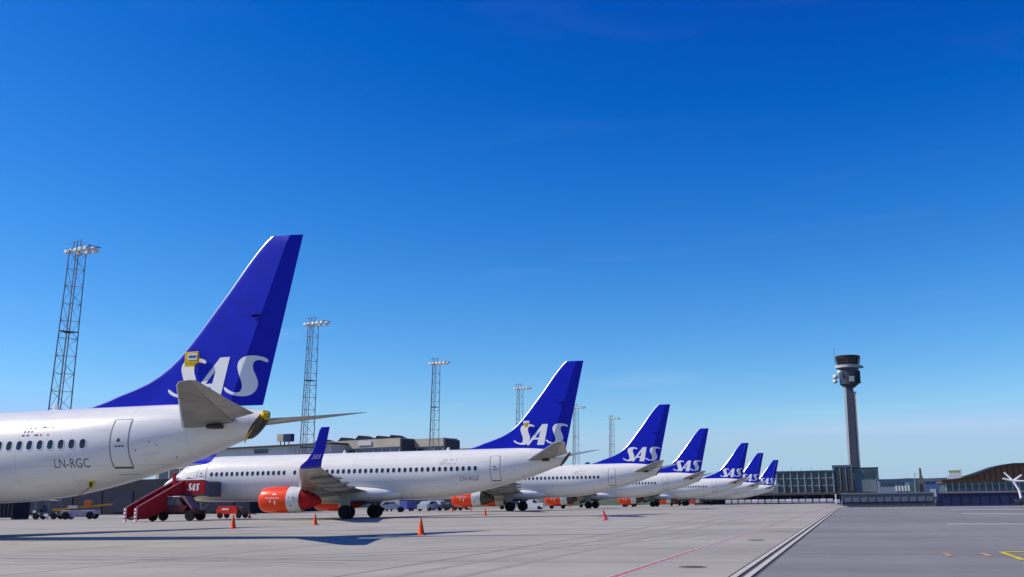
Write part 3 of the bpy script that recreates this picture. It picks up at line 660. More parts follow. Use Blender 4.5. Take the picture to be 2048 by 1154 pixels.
    # main gear
    for sd_ in (1, -1):
        b = MB(); b.tube(P3(19.6, sd_ * 2.9, .56), P3(19.5, sd_ * 3.0, 2.3), .12, .15, 12); b.tube(P3(19.6, sd_ * 2.9, .8), P3(18.6, sd_ * 2.4, 2.1), .06, .06, 8); b.tube(P3(19.6, sd_ * 2.9, 1.1), P3(19.6, sd_ * 1.4, 1.75), .07, .07, 8)
        b.tube(P3(19.6, sd_ * 2.45, .56), P3(19.6, sd_ * 3.3, .56), .08, .08, 10)
        g = b.build('main_gear', M_STEEL, root, smooth=40)
        for L in (2.5, 3.24):
            b = MB(); b.lathe([(-.2, .30), (-.2, .48), (-.14, .55), (0, .565), (.14, .55), (.2, .48), (.2, .30), (.08, .26), (-.08, .26)], 28, P3(19.6, sd_ * L, .565), 'Y'); w = b.build('wheel', M_RUBBER, g, smooth=35)
            b = MB(); b.lathe([(-.16, .0), (-.16, .10), (-.13, .29), (.13, .29), (.16, .1), (.16, 0)], 20, P3(19.6, sd_ * L, .565), 'Y'); 
        b = MB(); b.loft([[P3(s, sd_ * (3.12 + .03 * k), z) for s, z in ((19.15, 1.0), (20.0, 1.0), (20.15, 2.2), (19.05, 2.2))] for k in (0, 1)]); b.build('gear_door', M_PANEL, g)
    b = MB(); b.box(P3(19.6, 0, 1.33), (2.2, 3.2, .2), 0, 0, .05); b.build('wheel_well', M_DARK, root)
    b = MB(); b.tube(P3(4.0, 0, .34), P3(3.9, 0, 1.8), .08, .10, 10); b.tube(P3(4.0, 0, .7), P3(4.9, 0, 1.65), .04, .04, 8); b.tube(P3(4.0, -.28, .34), P3(4.0, .28, .34), .05, .05, 8); g = b.build('nose_gear', M_STEEL, root, smooth=40)
    for L in (-.2, .2):
        b = MB(); b.lathe([(-.1, .15), (-.1, .30), (0, .345), (.1, .30), (.1, .15)], 24, P3(4.0, L, .345), 'Y'); b.build('wheel', M_RUBBER, g, smooth=40)
    return root, fus

TAILS = [(-21.429, 36.192), (-20.529, 79.905), (-20.722, 122.662), (-21.993, 166.312), (-20.063, 211.732), (-20.923, 257.451), (-20.568, 303.524)]
HEAD = 0.0428
def place(k):
    x, y = TAILS[k]; return (x - 19.3 * math.cos(HEAD), y - 19.3 * math.sin(HEAD), gz(x, y))
plane0, fus0 = build_airliner(place(0), HEAD)
PLABEL = ['nearest white airliner with registration LN-RGC, cut off by the left edge',
          'second white airliner from the left, shown whole with orange engine and blue winglet',
          'third white airliner from the left, its tail just behind the second one',
          'fourth white airliner from the left, blue fin between the third and fifth',
          'fifth white airliner from the left, blue fin clear of the sky gap',
          'sixth white airliner, second farthest, fin letters half hidden by the fifth',
          'farthest white airliner, smallest blue fin closest to the glass terminal']
planes = []
for k in range(7):
    p = plane0 if k == 0 else copy_tree(plane0)
    p.location = place(k); p.rotation_euler = (0, 0, HEAD)
    tag(p, PLABEL[k], 'airliner', 'airliners parked in a row'); planes.append(p)
nozzle = None
for p in planes[2:]:
    for e_ in [c for c in p.children if c.name.startswith('engine')]:
        for c in [c for c in e_.children if c.name.startswith('exhaust_cover')]:
            if c.data.name not in MATS:
                d_ = c.data.copy(); d_.materials[0] = M_BURNT; MATS[c.data.name] = d_
            c.data = MATS[c.data.name]; c.name = 'exhaust_nozzle'
def fus_of(p): return [c for c in p.children if c.name.startswith('fuselage')][0]
# registrations and small markings
for k, txt in ((0, 'LN-RGC'), (1, 'LN-RGF')):
    b = MB(); V, F = text_faces(txt, 1.58, .37, 1.05); on_fus(b, V, F, 29.12, 2.95, .008); b.build('registration', M_REG, fus_of(planes[k]))
def marks(p, mA, mB, seed):
    rng = random.Random(seed); b = MB()
    for z, s0, words in ((4.62, 27.62, (.16, .16, 0, .28, 0, .13)), (4.46, 27.42, (.14, .12, .12)), (4.30, 27.38, (.16, .17, 0, .2, .07, 0, .12))):
        s = s0
        for i, w in enumerate(words):
            if w == 0: s += .17; continue
            n = max(2, int(w / .05))
            for j in range(n):
                V = [(0, 0), (.034, 0), (.034, .075), (0, .075)]; on_fus(b, V, [(0, 1, 2, 3)], s, z, .007, 0 if (i < 4) else 1); s += .05
            s += .08
    b.build('flag_marking', [mA, mB], fus_of(p))
marks(planes[0], M_NAVYMARK, M_REDMARK, 1)
for k in (1, 2): marks(planes[k], mat('mauve_marking', (.38, .27, .28), .5), M_REDMARK, k)

# covers left on the parked airframes
def local_to_world(p, v): return p.matrix_basis @ Vector(v)
def add_cover(p, name, label, builder, mats):
    b = MB(); builder(b); M = Matrix.Translation(p.location) @ Matrix.Rotation(HEAD, 4, 'Z')
    c = M @ Vector(b.v[0])
    o = b.build(name, mats, tf=lambda q: tuple((M @ Vector(q)) - c)); o.location = c; tag(o, label, 'cover'); return o
def pitot(b):
    L = .30
    b.box(P3(34.5, L + .02, 7.47), (.66, .10, .50), 0, 0, .03)
    b.box(P3(34.56, L + .075, 7.50), (.44, .02, .26), 1)
    for i in range(4): b.box(P3(34.42 + .09 * i, L + .09, 7.50 + .015 * (i % 2)), (.065, .012, .10), 2)
    b.box(P3(34.42, L + .03, 7.18), (.5, .06, .16), 0, 0, .02)
add_cover(planes[0], 'probe_cover', 'yellow boxy probe cover with dark lettering over the first S of the nearest fin', pitot, [M_YELLOW, M_LETTER, M_NAVYMARK])
def pitot2(b):
    b.box(P3(34.45, .30, 7.62), (.52, .10, .22), 1, 0, .03); b.box(P3(34.42, .32, 7.40), (.30, .10, .36), 0, 0, .03)
add_cover(planes[1], 'probe_cover', 'small pale and yellow probe cover over the first S on the second fin', pitot2, [M_YELLOW, M_LETTER])
def vent(b):
    c = Vector(fus_pt(30.42, 2.36, .10))
    for r_, d, dz, mi in ((.155, 0.0, 0, 0), (.06, .035, .02, 1), (.05, .035, -.075, 1)):
        rings = [[tuple(c + Vector((r_ * math.cos(2 * PI * i / 22), -d - t, dz + r_ * math.sin(2 * PI * i / 22)))) for i in range(22)] for t in (0, .03)]
        b.loft(rings, mi)
    b.tube(tuple(c + Vector((-.08, 0, -.13))), P3(29.9, 1.2, 1.74), .018, .018, 6, 2)
add_cover(planes[0], 'vent_cover', 'round yellow vent cover with dark middle low on the nearest airliner', vent, [M_YELLOW, M_DARK, M_COVER])
def apu(b):
    b.tube(P3(37.86, .40, 4.95), P3(37.30, .36, 4.05), .035, .035, 6)
    b.tube(P3(37.30, .36, 4.05), P3(37.05, .10, 3.86), .03, .03, 6)
    rng = random.Random(3)
    for i in range(7): b.box(P3(38.0 + rng.uniform(-.10, .14), .26 + rng.uniform(-.1, .12), 4.93 + rng.uniform(-.12, .12)), (.20, .15, .15), 0, rng.uniform(0, 2), .04)
add_cover(planes[0], 'exhaust_strap', 'bright yellow strap and bunched cloth round the tail cone of the nearest airliner', apu, [M_YELLOW])

# ------------------------------------------------------------------ traffic cones
def make_cone():
    r = empty('traffic_cone', (0, 0, 0))
    b = MB(); b.lathe([(.035, .165), (.05, .15), (.66, .035), (.70, .03), (.70, .018)], 24); b.build('cone_body', M_CONE, r, smooth=40)
    b = MB(); b.box((0, 0, .018), (.40, .40, .036), 0, 0, .012); b.build('cone_base', M_CONE, r)
    return r
CONES = [(-17.4, 39.7, 1.0, 'nearest and largest orange traffic cone, alone right of the second airliner wheels'),
         (-33.9, 50.7, 1.1, 'orange traffic cone in front of the small red cart'),
         (-32.4, 57.4, 1.0, 'orange traffic cone just below the back of the orange engine'),
         (-15.2, 63.8, .9, 'magenta red leaning traffic cone alone in front of the third airliner tail'),
         (-32.0, 87.4, .95, 'orange traffic cone in front of the third airliner white engine cowl'),
         (-47.2, 117.2, .85, 'thin far orange cone left of the third airliner orange engine'),
         (-46.0, 120.5, .75, 'far orange cone right under the third airliner orange engine'),
         (-60.2, 139.8, .8, 'squat far orange cone right of the blue van'),
         (-55.5, 85.7, .9, 'pale red traffic cone right of the small red cart')]
c0 = make_cone()
for i, (x, y, s, lb) in enumerate(CONES):
    c = c0 if i == 0 else copy_tree(c0)
    c.location = (x, y, gz(x, y)); c.scale = (s, s, s); c.rotation_euler = (0, 0, i * .7); tag(c, lb, 'traffic cone', 'orange cones round the parked airliners')
    if i == 3:
        c.rotation_euler = (R(-4), R(-14), .2); c.location.z += .045
        for ch in c.children: ch.data = ch.data.copy(); ch.data.materials[0] = M_CONE2

# ------------------------------------------------------------------ mobile stairs truck
TH = R(62)
st = empty('stairs_truck', (-57.8, 71.5, 0), TH, label='dark red mobile boarding stairs truck lettered on its platform side, beside the second nose', cat='stairs truck')
def rail_panel(y):
    b = MB(); b.prism([(0.0, .22), (.9, .22), (5.3, 2.05), (5.3, 3.55), (4.5, 3.62), (0.0, 1.12)], y - .04, y + .04)
    for i in range(4): b.box((.9 + i * 1.0, y - .05, 1.0 + i * .55), (.05, .02, 1.0))
    o = b.build('side_panel', M_RED, st); b = MB()
    b.tube((-.05, y, 1.17), (4.5, y, 3.68), .04, .04, 8); b.build('handrail', mat('pink_rail', (.55, .28, .30), .5), o)
rail_panel(-1.05); rail_panel(1.05)
for i in range(14):
    b = MB(); b.box((.25 + i * .33, 0, .32 + i * .138), (.33, 2.0, .05)); b.build('step', M_DARK, st)
b = MB(); b.prism([(.2, .15), (5.0, 1.95), (5.0, 2.15), (.2, .4)], -.9, .9); b.build('stringer', M_DARK, st)
for y in (-1.05, 1.05):
    b = MB(); b.box((-.05, y, .55), (.16, .34, 1.1), 0, 0, .04)
    for i in range(3): b.box((-.14, y, .3 + .3 * i), (.03, .3, .12), 1)
    b.build('end_post', [mat('post_white', (.7, .62, .60), .5), M_COVER], st)
# platform, turned square to the aircraft door
PM = Matrix.Translation((4.6, 0, 0)) @ Matrix.Rotation(-TH + .0428, 4, 'Z') @ Matrix.Translation((-.55, 0, .03))
b = MB(); b.box((1.55, 0, 2.12), (3.5, 2.1, .14), 0, 0, 0, PM); plat = b.build('platform', M_DARK, st)
for y in (-1.02, 1.02):
    b = MB(); b.box((1.65, y, 2.78), (3.2, .06, 1.22), 0, 0, .02, PM); pn = b.build('platform_panel', M_RED, plat)
    b = MB(); b.box((1.65, y, 3.44), (3.22, .09, .12), 0, 0, .02, PM); b.build('panel_rail', M_LETTER, pn)
    if y < 0:
        V, F = sas_flat(); b = MB(); b.add([tuple(PM @ Vector((1.55 + u * 1.25, y - .04, 2.48 + v * .62))) for u, v in V], F); b.build('platform_lettering', M_LETTER, pn)
b = MB(); b.box((.25, -1.08, 3.1), (.32, .1, 1.9), 0, 0, .02, PM); b.build('platform_post', M_RED, plat)
# truck below
CM = Matrix.Rotation(-TH + .05, 4, 'Z') @ Matrix.Translation((.9, 2.5, 0))
b = MB(); b.box((1.75, 0, .72), (4.8, 1.5, .34), 0, 0, .04, CM); b.box((.1, 0, 1.1), (1.4, 1.6, .6), 0, 0, .06, CM); ch = b.build('chassis', mat('maroon_black', (.045, .008, .010), .5), st)
b = MB(); b.prism([(1.2, .75), (3.0, .75), (3.35, 1.25), (2.95, 1.32), (2.55, 1.98), (1.35, 2.0), (1.2, 1.3)], -.85, .85, 0, lambda p: tuple(CM @ Vector(p))); cab = b.build('cab', mat('maroon_paint', (.12, .010, .014), .4, 0, .1, 2, .2), st)
b = MB(); b.prism([(1.4, 1.35), (2.15, 1.35), (2.15, 1.85), (1.4, 1.85)], -.865, -.856, 0, lambda p: tuple(CM @ Vector(p))); b.prism([(2.22, 1.35), (2.85, 1.35), (2.52, 1.85), (2.22, 1.85)], -.865, -.856, 0, lambda p: tuple(CM @ Vector(p))); b.build('cab_window', M_BGLASS, cab)
b = MB(); b.box((1.95, 0, 2.03), (1.25, 1.6, .1), 0, 0, .03, CM); b.build('cab_roof', mat('cream_paint', (.66, .60, .50), .5), cab)
b = MB(); b.prism([(2.6, 1.95), (3.6, .95), (3.75, 1.0), (2.9, 2.05)], -.6, .6, 0, lambda p: tuple(CM @ Vector(p))); b.build('support_strut', mat('dusty_pink', (.30, .17, .18), .6), st)
for x in (.0, 3.6):
    for y in (-.75, .75):
        b = MB(); b.lathe([(-.14, .25), (-.14, .42), (0, .45), (.14, .42), (.14, .25), (.1, .1), (-.1, .1)], 24, (x, y, .45), 'Y'); b.v = [tuple(CM @ Vector(p)) for p in b.v]; b.build('wheel', M_RUBBER, ch, smooth=35)
b = MB(); b.loft([[tuple(PM @ Vector(p)) for p in ring] for ring in ([(3.3, -1.0, 2.1), (3.3, 1.0, 2.1), (3.3, 1.0, 3.3), (3.3, -1.0, 3.3)], [(3.62, -.95, 1.95), (3.62, .95, 1.95), (3.62, .95, 3.2), (3.62, -.95, 3.2)])]); b.build('stair_shade_block', mat('stair_shade_grey', (.10, .10, .13), .8), plat)  # dark grey block standing in for the stairs' shadow on the fuselage

# ------------------------------------------------------------------ small red cart
rc = empty('ground_cart', (-56.9, 84.6, 0), R(6), label='small bright red ground service cart behind the orange cone', cat='cart')
b = MB(); b.prism([(-1.1, .42), (1.0, .42), (1.05, .75), (.8, 1.12), (-.9, 1.15), (-1.15, .8)], -.7, .7); bd = b.build('cart_body', M_BRIGHTRED, rc)
b = MB(); b.box((-.2, -.705, .86), (.7, .02, .16), 0); b.build('cart_stripe', M_LETTER, bd)
b = MB(); b.box((1.35, 0, .70), (.62, 1.1, .75), 0, 0, .06); b.build('motor_box', M_DARK, rc)
b = MB(); b.tube((1.65, 0, .5), (2.7, 0, .35), .04, .04, 8); b.build('tow_bar', M_DARK, rc)
for x in (-.75, 1.2):
    for y in (-.66, .66):
        b = MB(); b.lathe([(-.1, .1), (-.1, .26), (0, .29), (.1, .26), (.1, .1)], 20, (x, y, .29), 'Y'); b.build('wheel', M_RUBBER, rc, smooth=40)

for x, y, rz, lb in ((-48.5, 167.5, .4, 'red cart by the wheels of the fourth airliner'), (-45.6, 212.5, -.2, 'red cart by the wheels of the fifth airliner'), (-43.5, 257.5, .2, 'small far red cart by the wheels of the sixth airliner')):
    c = copy_tree(rc); c.location = (x, y, gz(x, y)); c.rotation_euler = (0, 0, rz); tag(c, lb, 'cart')
ct = empty('cargo_container', (-91.2, 90.0, 0), R(2), label='dark navy cargo container under the nearest airliner belly at the left edge', cat='container')
b = MB(); b.box((0, 0, 1.35), (7.6, 2.3, 2.3)); cb_ = b.build('shell', mat('container_navy', (.008, .010, .022), .8), ct)
for i in range(15):
    b = MB(); b.box((-3.6 + i * .515, -1.17, 1.35), (.16, .08, 2.1)); b.build('rib', mat('container_navy', (.008, .010, .022)), cb_)
for x in (-3.6, 3.6):
    b = MB(); b.box((x, 0, .1), (.3, 2.3, .2)); b.build('skid', M_DARK, ct)

# ------------------------------------------------------------------ belt loader and baggage tractor on the left
bl = empty('belt_loader', (-77.0, 87.4, 0), R(20), label='low belt loader with amber boom and dark wheels under the nearest belly', cat='belt loader')
b = MB(); b.box((0, 0, .72), (3.6, 1.5, .42), 0, 0, .06); b.box((.2, 0, .38), (2.2, 1.2, .3), 0, 0, .04); b.build('chassis', M_LILAC, bl)
b = MB(); b.prism([(-2.7, .95), (-2.6, .88), (3.0, 1.42), (3.05, 1.58), (-2.7, 1.12)], -.5, .5); bm = b.build('boom', M_AMBER, bl)
b = MB(); b.prism([(-2.6, 1.13), (2.9, 1.575), (2.9, 1.60), (-2.6, 1.155)], -.40, .40); b.build('belt', M_RUBBER, bm)
b = MB(); b.box((.9, -.35, 1.55), (.7, .5, .7), 0, 0, .05); b.build('control_box', mat('orange_box', (.6, .16, .02), .5), bl)
b = MB(); b.box((-.6, -.55, 1.25), (1.0, .3, .28), 0, 0, .04); b.build('seat_pad', mat('cream_pad', (.62, .50, .42), .6), bl)
for x in (-1.25, 1.25):
    for y in (-.7, .7):
        b = MB(); b.lathe([(-.14, .12), (-.14, .36), (0, .40), (.14, .36), (.14, .12)], 22, (x, y, .40), 'Y'); b.build('wheel', M_RUBBER, bl, smooth=40)
bt = empty('baggage_tractor', (-81.9, 88.2, 0), R(12), label='dark baggage tractor with white patches left of the amber belt loader', cat='tractor')
b = MB(); b.prism([(-1.5, .35), (1.5, .35), (1.55, .95), (.5, 1.05), (.35, .8), (-.6, .8), (-.7, 1.1), (-1.5, 1.1)], -.7, .7); tb = b.build('tractor_body', M_BLACKCAR, bt)
b = MB()
for x, z, w, h in ((-1.2, 1.0, .35, .25), (-.75, .75, .25, .2), (.15, .62, .5, .28), (1.2, .75, .3, .22), (-1.3, .55, .25, .18)): b.box((x, -.712, z - .15), (w, .02, h), 0)
b.build('white_panel', M_LETTER, tb)
b = MB(); b.tube((-.7, .5, 1.0), (-.6, .5, 1.75), .03, .03, 8); b.tube((-.7, -.5, 1.0), (-.6, -.5, 1.75), .03, .03, 8); b.tube((-.6, -.5, 1.75), (-.6, .5, 1.75), .03, .03, 8); b.build('roll_bar', M_DARK, bt)
b = MB(); b.box((-.35, 0, 1.0), (.45, .9, .14), 0, 0, .04); b.box((-.6, 0, 1.25), (.12, .9, .45), 0, 0, .04); b.build('seat', M_DARK, bt)
for x in (-1.0, 1.0):
    for y in (-.68, .68):
        b = MB(); b.lathe([(-.14, .1), (-.14, .33), (0, .37), (.14, .33), (.14, .1)], 22, (x, y, .37), 'Y'); b.build('wheel', M_RUBBER, bt, smooth=40)

# ------------------------------------------------------------------ vans and cars
VAN = [(-2.4, .38), (2.3, .38), (2.4, .75), (2.32, 1.05), (1.45, 1.22), (.75, 1.95), (.4, 2.0), (-2.2, 2.0), (-2.38, 1.85)]
CAR = [(-2.1, .32), (2.1, .32), (2.15, .62), (2.0, .82), (1.05, .95), (.35, 1.42), (-1.0, 1.45), (-1.75, .98), (-2.1, .92)]
def make_vehicle(name, prof, width, wheels_x, r, paint, van):
    v = empty(name, (0, 0, 0)); w = width / 2
    b = MB(); rings = []
    for y, k, dz in ((-w, .965, .0), (-w + .06, 1.0, 0), (w - .06, 1.0, 0), (w, .965, 0)):
        rings.append([(x * k, y * (1 if z < 1.0 else .93), .38 + (z - .38) * (1 if k == 1 else .985)) for x, z in prof])
    b.loft(rings); body = b.build('body', paint, v, smooth=25)
    def side(poly):
        bb = MB()
        for sg in (-1, 1): bb.add([(x, sg * (w * .955 + .012), z) for x, z in poly], [tuple(range(len(poly)))])
        bb.build('side_window', M_BGLASS, body)
    if van: side([(1.22, 1.25), (.72, 1.82), (.30, 1.84), (.30, 1.25)])
    else:
        side([(.95, .97), (.33, 1.36), (-.2, 1.38), (-.2, .97)]); side([(-.28, .97), (-.28, 1.38), (-.92, 1.38), (-1.45, 1.0)])
    b = MB(); pts = ((1.47, 1.24), (.80, 1.92)) if van else ((1.02, .98), (.38, 1.40))
    b.add([(pts[0][0] + .02, -w * .84, pts[0][1]), (pts[0][0] + .02, w * .84, pts[0][1]), (pts[1][0] + .02, w * .80, pts[1][1]), (pts[1][0] + .02, -w * .80, pts[1][1])], [(0, 1, 2, 3)]); b.build('windscreen', M_BGLASS, body)
    for y in (-.62, .62):
        b = MB(); b.box((2.28 if van else 2.08, y, .85 if van else .70), (.1, .25, .16), 0, 0, .03); b.build('headlight', M_LAMP, v)
    for x in wheels_x:
        for y in (-w + .10, w - .10):
            b = MB(); b.lathe([(-.11, .12), (-.11, r - .04), (-.06, r), (.06, r), (.11, r - .04), (.11, .12)], 22, (x, y, r), 'Y'); b.build('wheel', M_RUBBER, v, smooth=40)
    return v
van0 = make_vehicle('van', VAN, 1.95, (-1.45, 1.5), .36, M_VAN, True)
car0 = make_vehicle('car', CAR, 1.8, (-1.3, 1.3), .33, M_VAN, False)
used = {'van': 0, 'car': 0}
def put(kind, x, y, rz, label, paint=None, group=None, s=1.0):
    src = van0 if kind == 'van' else car0
    o = src if not used[kind] else copy_tree(src); used[kind] = 1
    o.location = (x, y, gz(x, y)); o.rotation_euler = (0, 0, rz); o.scale = (s, s, s); tag(o, label, kind, group)
    if paint:
        bd = [c for c in o.children if c.name.startswith('body')][0]; bd.data = bd.data.copy(); bd.data.materials[0] = paint
    return o
G1 = 'service vehicles behind the second airliner'
put('van', -66.8, 160.5, R(10), 'left white van under the second airliner belly', None, G1, .8)
put('van', -64.2, 163.5, R(185), 'right white van beside the far orange engine', None, G1, .78)
put('van', -63.4, 141, R(75), 'blue van facing out between dark cars beyond the second airliner wheels', M_BLUEVAN, G1, .75)
put('car', -67.2, 142, R(30), 'silver grey car right of the second airliner wheels', M_SILVERCAR, G1)
put('car', -69.3, 144, R(100), 'dark car half hidden behind the second airliner wheel', M_BLACKCAR, G1)
put('car', -60.6, 141.5, R(80), 'white fronted car right of the blue van', None, G1)
put('car', -58.5, 144.5, R(170), 'dark car between the white car and the white vans', M_BLACKCAR, G1)
put('van', -47.2, 150.0, R(5), 'white van under the third airliner belly, right of its wheels', None, G1, .8)

# parked cars along the far barrier
NC = 18
for i in range(NC):
    x = -38.5 + i * 2.05; y = 331 + random.uniform(-.4, .4)
    place_w = 'left end' if i == 0 else ('right end' if i == NC - 1 else None)
    pnt = [None, None, M_SILVERCAR, None, mat('lilac_car', (.42, .38, .52), .35)][i % 5]
    lb = {0: 'leftmost car in the far parked row below the dark hedge', NC - 1: 'rightmost car in the far parked row by the white post'}.get(i, 'pale car in the middle of the far parked row below the dark canopy')
    o = put('car', x, y, R(90) + random.uniform(-.05, .05), lb, pnt, 'cars parked in a row in front of the far terminal', 1.0)
    o.location.z += 0.0

# ------------------------------------------------------------------ floodlight masts
def make_mast():
    r = empty('floodlight_mast', (0, 0, 0))
    def leg(k, z): 
        w = 1.50 - .45 * z / 30.5; a = R(20 + 120 * k); return (w * math.cos(a), w * math.sin(a), z)
    for k in range(3):
        b = MB(); b.tube(leg(k, 0), leg(k, 30.6), .085, .065, 8); b.build('mast_leg', M_GALV, r, smooth=40)
    b = MB(); n = 15
    for k in range(3):
        j = (k + 1) % 3
        for i in range(n):
            z0 = 30.4 * i / n; z1 = 30.4 * (i + 1) / n
            b.tube(leg(k, z0) if i % 2 else leg(j, z0), leg(j, z1) if i % 2 else leg(k, z1), .028, .028, 4, 0, False)
            b.tube(leg(k, z1), leg(j, z1), .026, .026, 4, 0, False)
    b.build('lattice', M_GALV, r)
    b = MB(); b.tube((.2, 0, 0), (.2, 0, 30.2), .07, .07, 6); b.tube((-.15, 0, 0), (-.15, 0, 30.2), .05, .05, 6); b.build('ladder', M_GALV, r)
    for z in (10.0, 21.0):
        b = MB(); P = [leg(k, z) for k in range(3)]; b.loft([[(p[0] * .98, p[1] * .98, z + d) for p in P] for d in (0, .12)]); b.build('rest_platform', M_DARK, r)
    A = R(-18)
    b = MB(); T = Matrix.Rotation(A, 4, 'Z')
    for yy in (-.5, .5):
        b.tube(T @ Vector((-1.0, yy, 30.8)), T @ Vector((3.6, yy, 30.8)), .07, .07, 6)
    for xx in (-1.0, .1, 1.2, 2.4, 3.6): b.tube(T @ Vector((xx, -.8, 30.8)), T @ Vector((xx, .8, 30.8)), .05, .05, 6)
    for xx in (-.9, -.2, 0.6): b.tube(T @ Vector((xx, 0, 30.8)), T @ Vector((xx, 0, 32.0)), .05, .04, 6)
    b.tube(T @ Vector((-1.4, -.5, 31.6)), T @ Vector((1.6, -.5, 31.6)), .035, .035, 6); b.tube(T @ Vector((-1.4, .5, 31.6)), T @ Vector((.6, .5, 31.6)), .035, .035, 6)
    hd = b.build('lamp_frame', M_DARK, r)
    for xx, yy in ((-.8, -.75), (.1, -.75), (1.1, -.75), (2.1, -.75), (3.1, -.7), (3.6, 0), (-.8, .75), (1.0, .75), (2.6, .75)):
        b = MB(); b.box((xx, yy, 30.5), (.7, .5, .42), 0, 0, .08, T); b.build('floodlight', M_LAMP, hd)
    return r
ML = ['tall lattice floodlight mast rising behind the nearest airliner, leftmost', 'lattice floodlight mast right of the nearest blue fin', 'lattice floodlight mast in the gap between first two fins', 'lattice floodlight mast just left of the second blue fin', 'lattice floodlight mast mostly hidden behind the second fin trailing edge', 'small farthest lattice floodlight mast left of the third fin']
MP = [(-84.8, 92.1), (-84.7, 147.4), (-85.3, 202.0), (-84.5, 258.4), (-86.0, 322.6), (-86.0, 375.0)]
m0 = make_mast()
for i, (x, y) in enumerate(MP):
    m = m0 if i == 0 else copy_tree(m0)
    m.location = (x - 1.0, y, 0.2 if y > 130 else 0); m.rotation_euler = (0, R(1.9), 0); tag(m, ML[i], 'floodlight mast', 'floodlight masts along the pier')
    if i == 0: m.rotation_euler = (0, R(2.7), R(0))

# ------------------------------------------------------------------ pier buildings on the left
def bld(name, x, y, rz, label, cat='building'):
    return empty(name, (x, y, 0), rz, label=label, cat=cat)
RZ = R(-12)
def facade_windows(parent, x0, x1, z0, z1, n, y=-.06, m=M_BGLASS, nm='window'):
    w = (x1 - x0) / n
    for i in range(n):
        b = MB(); b.box((x0 + w * (i + .5), y, (z0 + z1) / 2), (w * .82, .12, z1 - z0)); f = b.build(nm, m, parent)
pa = bld('pier_building', -150.0, 232, RZ, 'long low beige pier building with ribbon windows behind the blue winglet')
b = MB(); b.box((-6, 9, 6.8), (62, 18, 13.6)); wl = b.build('wall', M_BEIGE, pa)
b = MB(); b.box((0, 9.5, 14.7), (50, 15, 2.2)); up = b.build('upper_wall', M_PALEWALL, pa)
b = MB(); b.box((0, 9.3, 15.95), (52, 17, .35)); b.build('roof', M_ROOF, pa)
facade_windows(up, -2, 4, 14.2, 15.3, 1, 1.93); facade_windows(up, 10, 24, 14.0, 15.2, 4, 1.93, mat('pale_glazing', (.38, .38, .42), .3))
facade_windows(wl, -36, 24, 8.5, 11.0, 14)
b = MB(); b.box((-6, -.2, 13.4), (62.4, .4, .3)); b.build('cornice', M_ROOF, pa)
pb = bld('pier_building', -130.8, 236.0, RZ, 'beige pier block with dark wedge skylights on the roof and dark end wall')
b = MB(); b.box((11.5, 3, 7.4), (26, 6, 14.8)); wl = b.build('wall', mat('blue_grey_cladding', (.26, .28, .30), .6, 0, .1, .4), pb)
b = MB(); b.box((11.5, 2.9, 15.75), (26.4, 6.4, 2.1)); b.build('parapet', M_BEIGE, pb)
facade_windows(wl, -.5, 24, 12.7, 14.3, 9)
b = MB(); b.box((24.75, 2.95, 8.3), (.5, 6.5, 16.4)); b.build('end_wall', mat('end_wall_shade_grey', (.045, .05, .062), .8), pb)  # end wall coloured darker to carry the shade of its sunless side
b = MB(); b.box((13.5, -.5, 15.9), (4.4, .12, 1.1)); b.build('facade_sign', M_PALEWALL, pb)
pc = bld('pier_building', -106.6, 236.5, RZ, 'beige pier block with flat roof standing right of the dark end wall')
b = MB(); b.box((4.6, 3, 7.4), (11.0, 6, 14.8)); wl = b.build('wall', mat('blue_grey_cladding', (.26, .28, .30)), pc)
b = MB(); b.box((4.6, 2.9, 15.7), (11.4, 6.4, 2.0)); b.build('parapet', M_BEIGE, pc)
b = MB(); b.box((10.6, 2.95, 8.2), (.6, 6.5, 16.2)); b.build('end_wall', mat('end_wall_shade_grey', (.045, .05, .062), .8), pc)  # same darkened colour, shade of the side turned from the sun
facade_windows(wl, -.6, 9.8, 12.7, 14.3, 4)
pd = bld('pier_building', -99.0, 250.0, RZ, 'bluish glazed pier end running out of sight behind the second fin')
b = MB(); b.box((4, 9, 7.0), (10, 18, 14.0)); wl = b.build('wall', mat('bluegrey_wall', (.22, .25, .29), .6, 0, .1, .3), pd)
b = MB(); b.box((4, 8.9, 14.3), (10.5, 18.5, .7)); b.build('roof', M_ROOF, pd)
facade_windows(wl, -.6, 8.6, 11.4, 13.2, 4)
for i, (x, w, h, pr) in enumerate(((-4.5, 5.0, .9, pb), (3.5, 4.4, 1.0, pb), (9.0, 5.2, 1.25, pb), (15.6, 3.2, .95, pb), (20.0, 3.2, .95, pb))):
    b = MB(); b.prism([(x, 16.8), (x + w, 16.8), (x + w * .3, 16.8 + h)], .6, 5.2); b.build('skylight', M_DKWALL, pr)
sg = empty('rooftop_sign', (-143.0, 236, 16.0), RZ, label='rooftop box half beige and half navy above the pier roof', cat='sign')
b = MB(); b.box((-.9, 0, 2.3), (2.2, 1.5, 1.9)); b.build('beige_panel', M_BEIGE, sg)
b = MB(); b.box((1.5, 0, 2.2), (2.6, 1.4, 2.0)); b.build('navy_panel', M_NAVY, sg)
for x in (-1.4, 0, 1.6):
    b = MB(); b.box((x, 0, .65), (.2, .2, 1.35)); b.build('post', M_DARK, sg)
dk = bld('ground_floor_block', -110.0, 132, RZ, 'dark navy ground floor block seen under the nearest airliner belly')
b = MB(); b.box((-6, 8, 2.6), (70, 16, 5.2)); w_ = b.build('wall', M_DKWALL, dk)
for i in range(9): 
    b = MB(); b.box((-34 + i * 7.2, -.05, 1.9), (4.6, .12, 3.2)); b.build('loading_door', mat('door_navy', (.008, .012, .035), .8), w_)

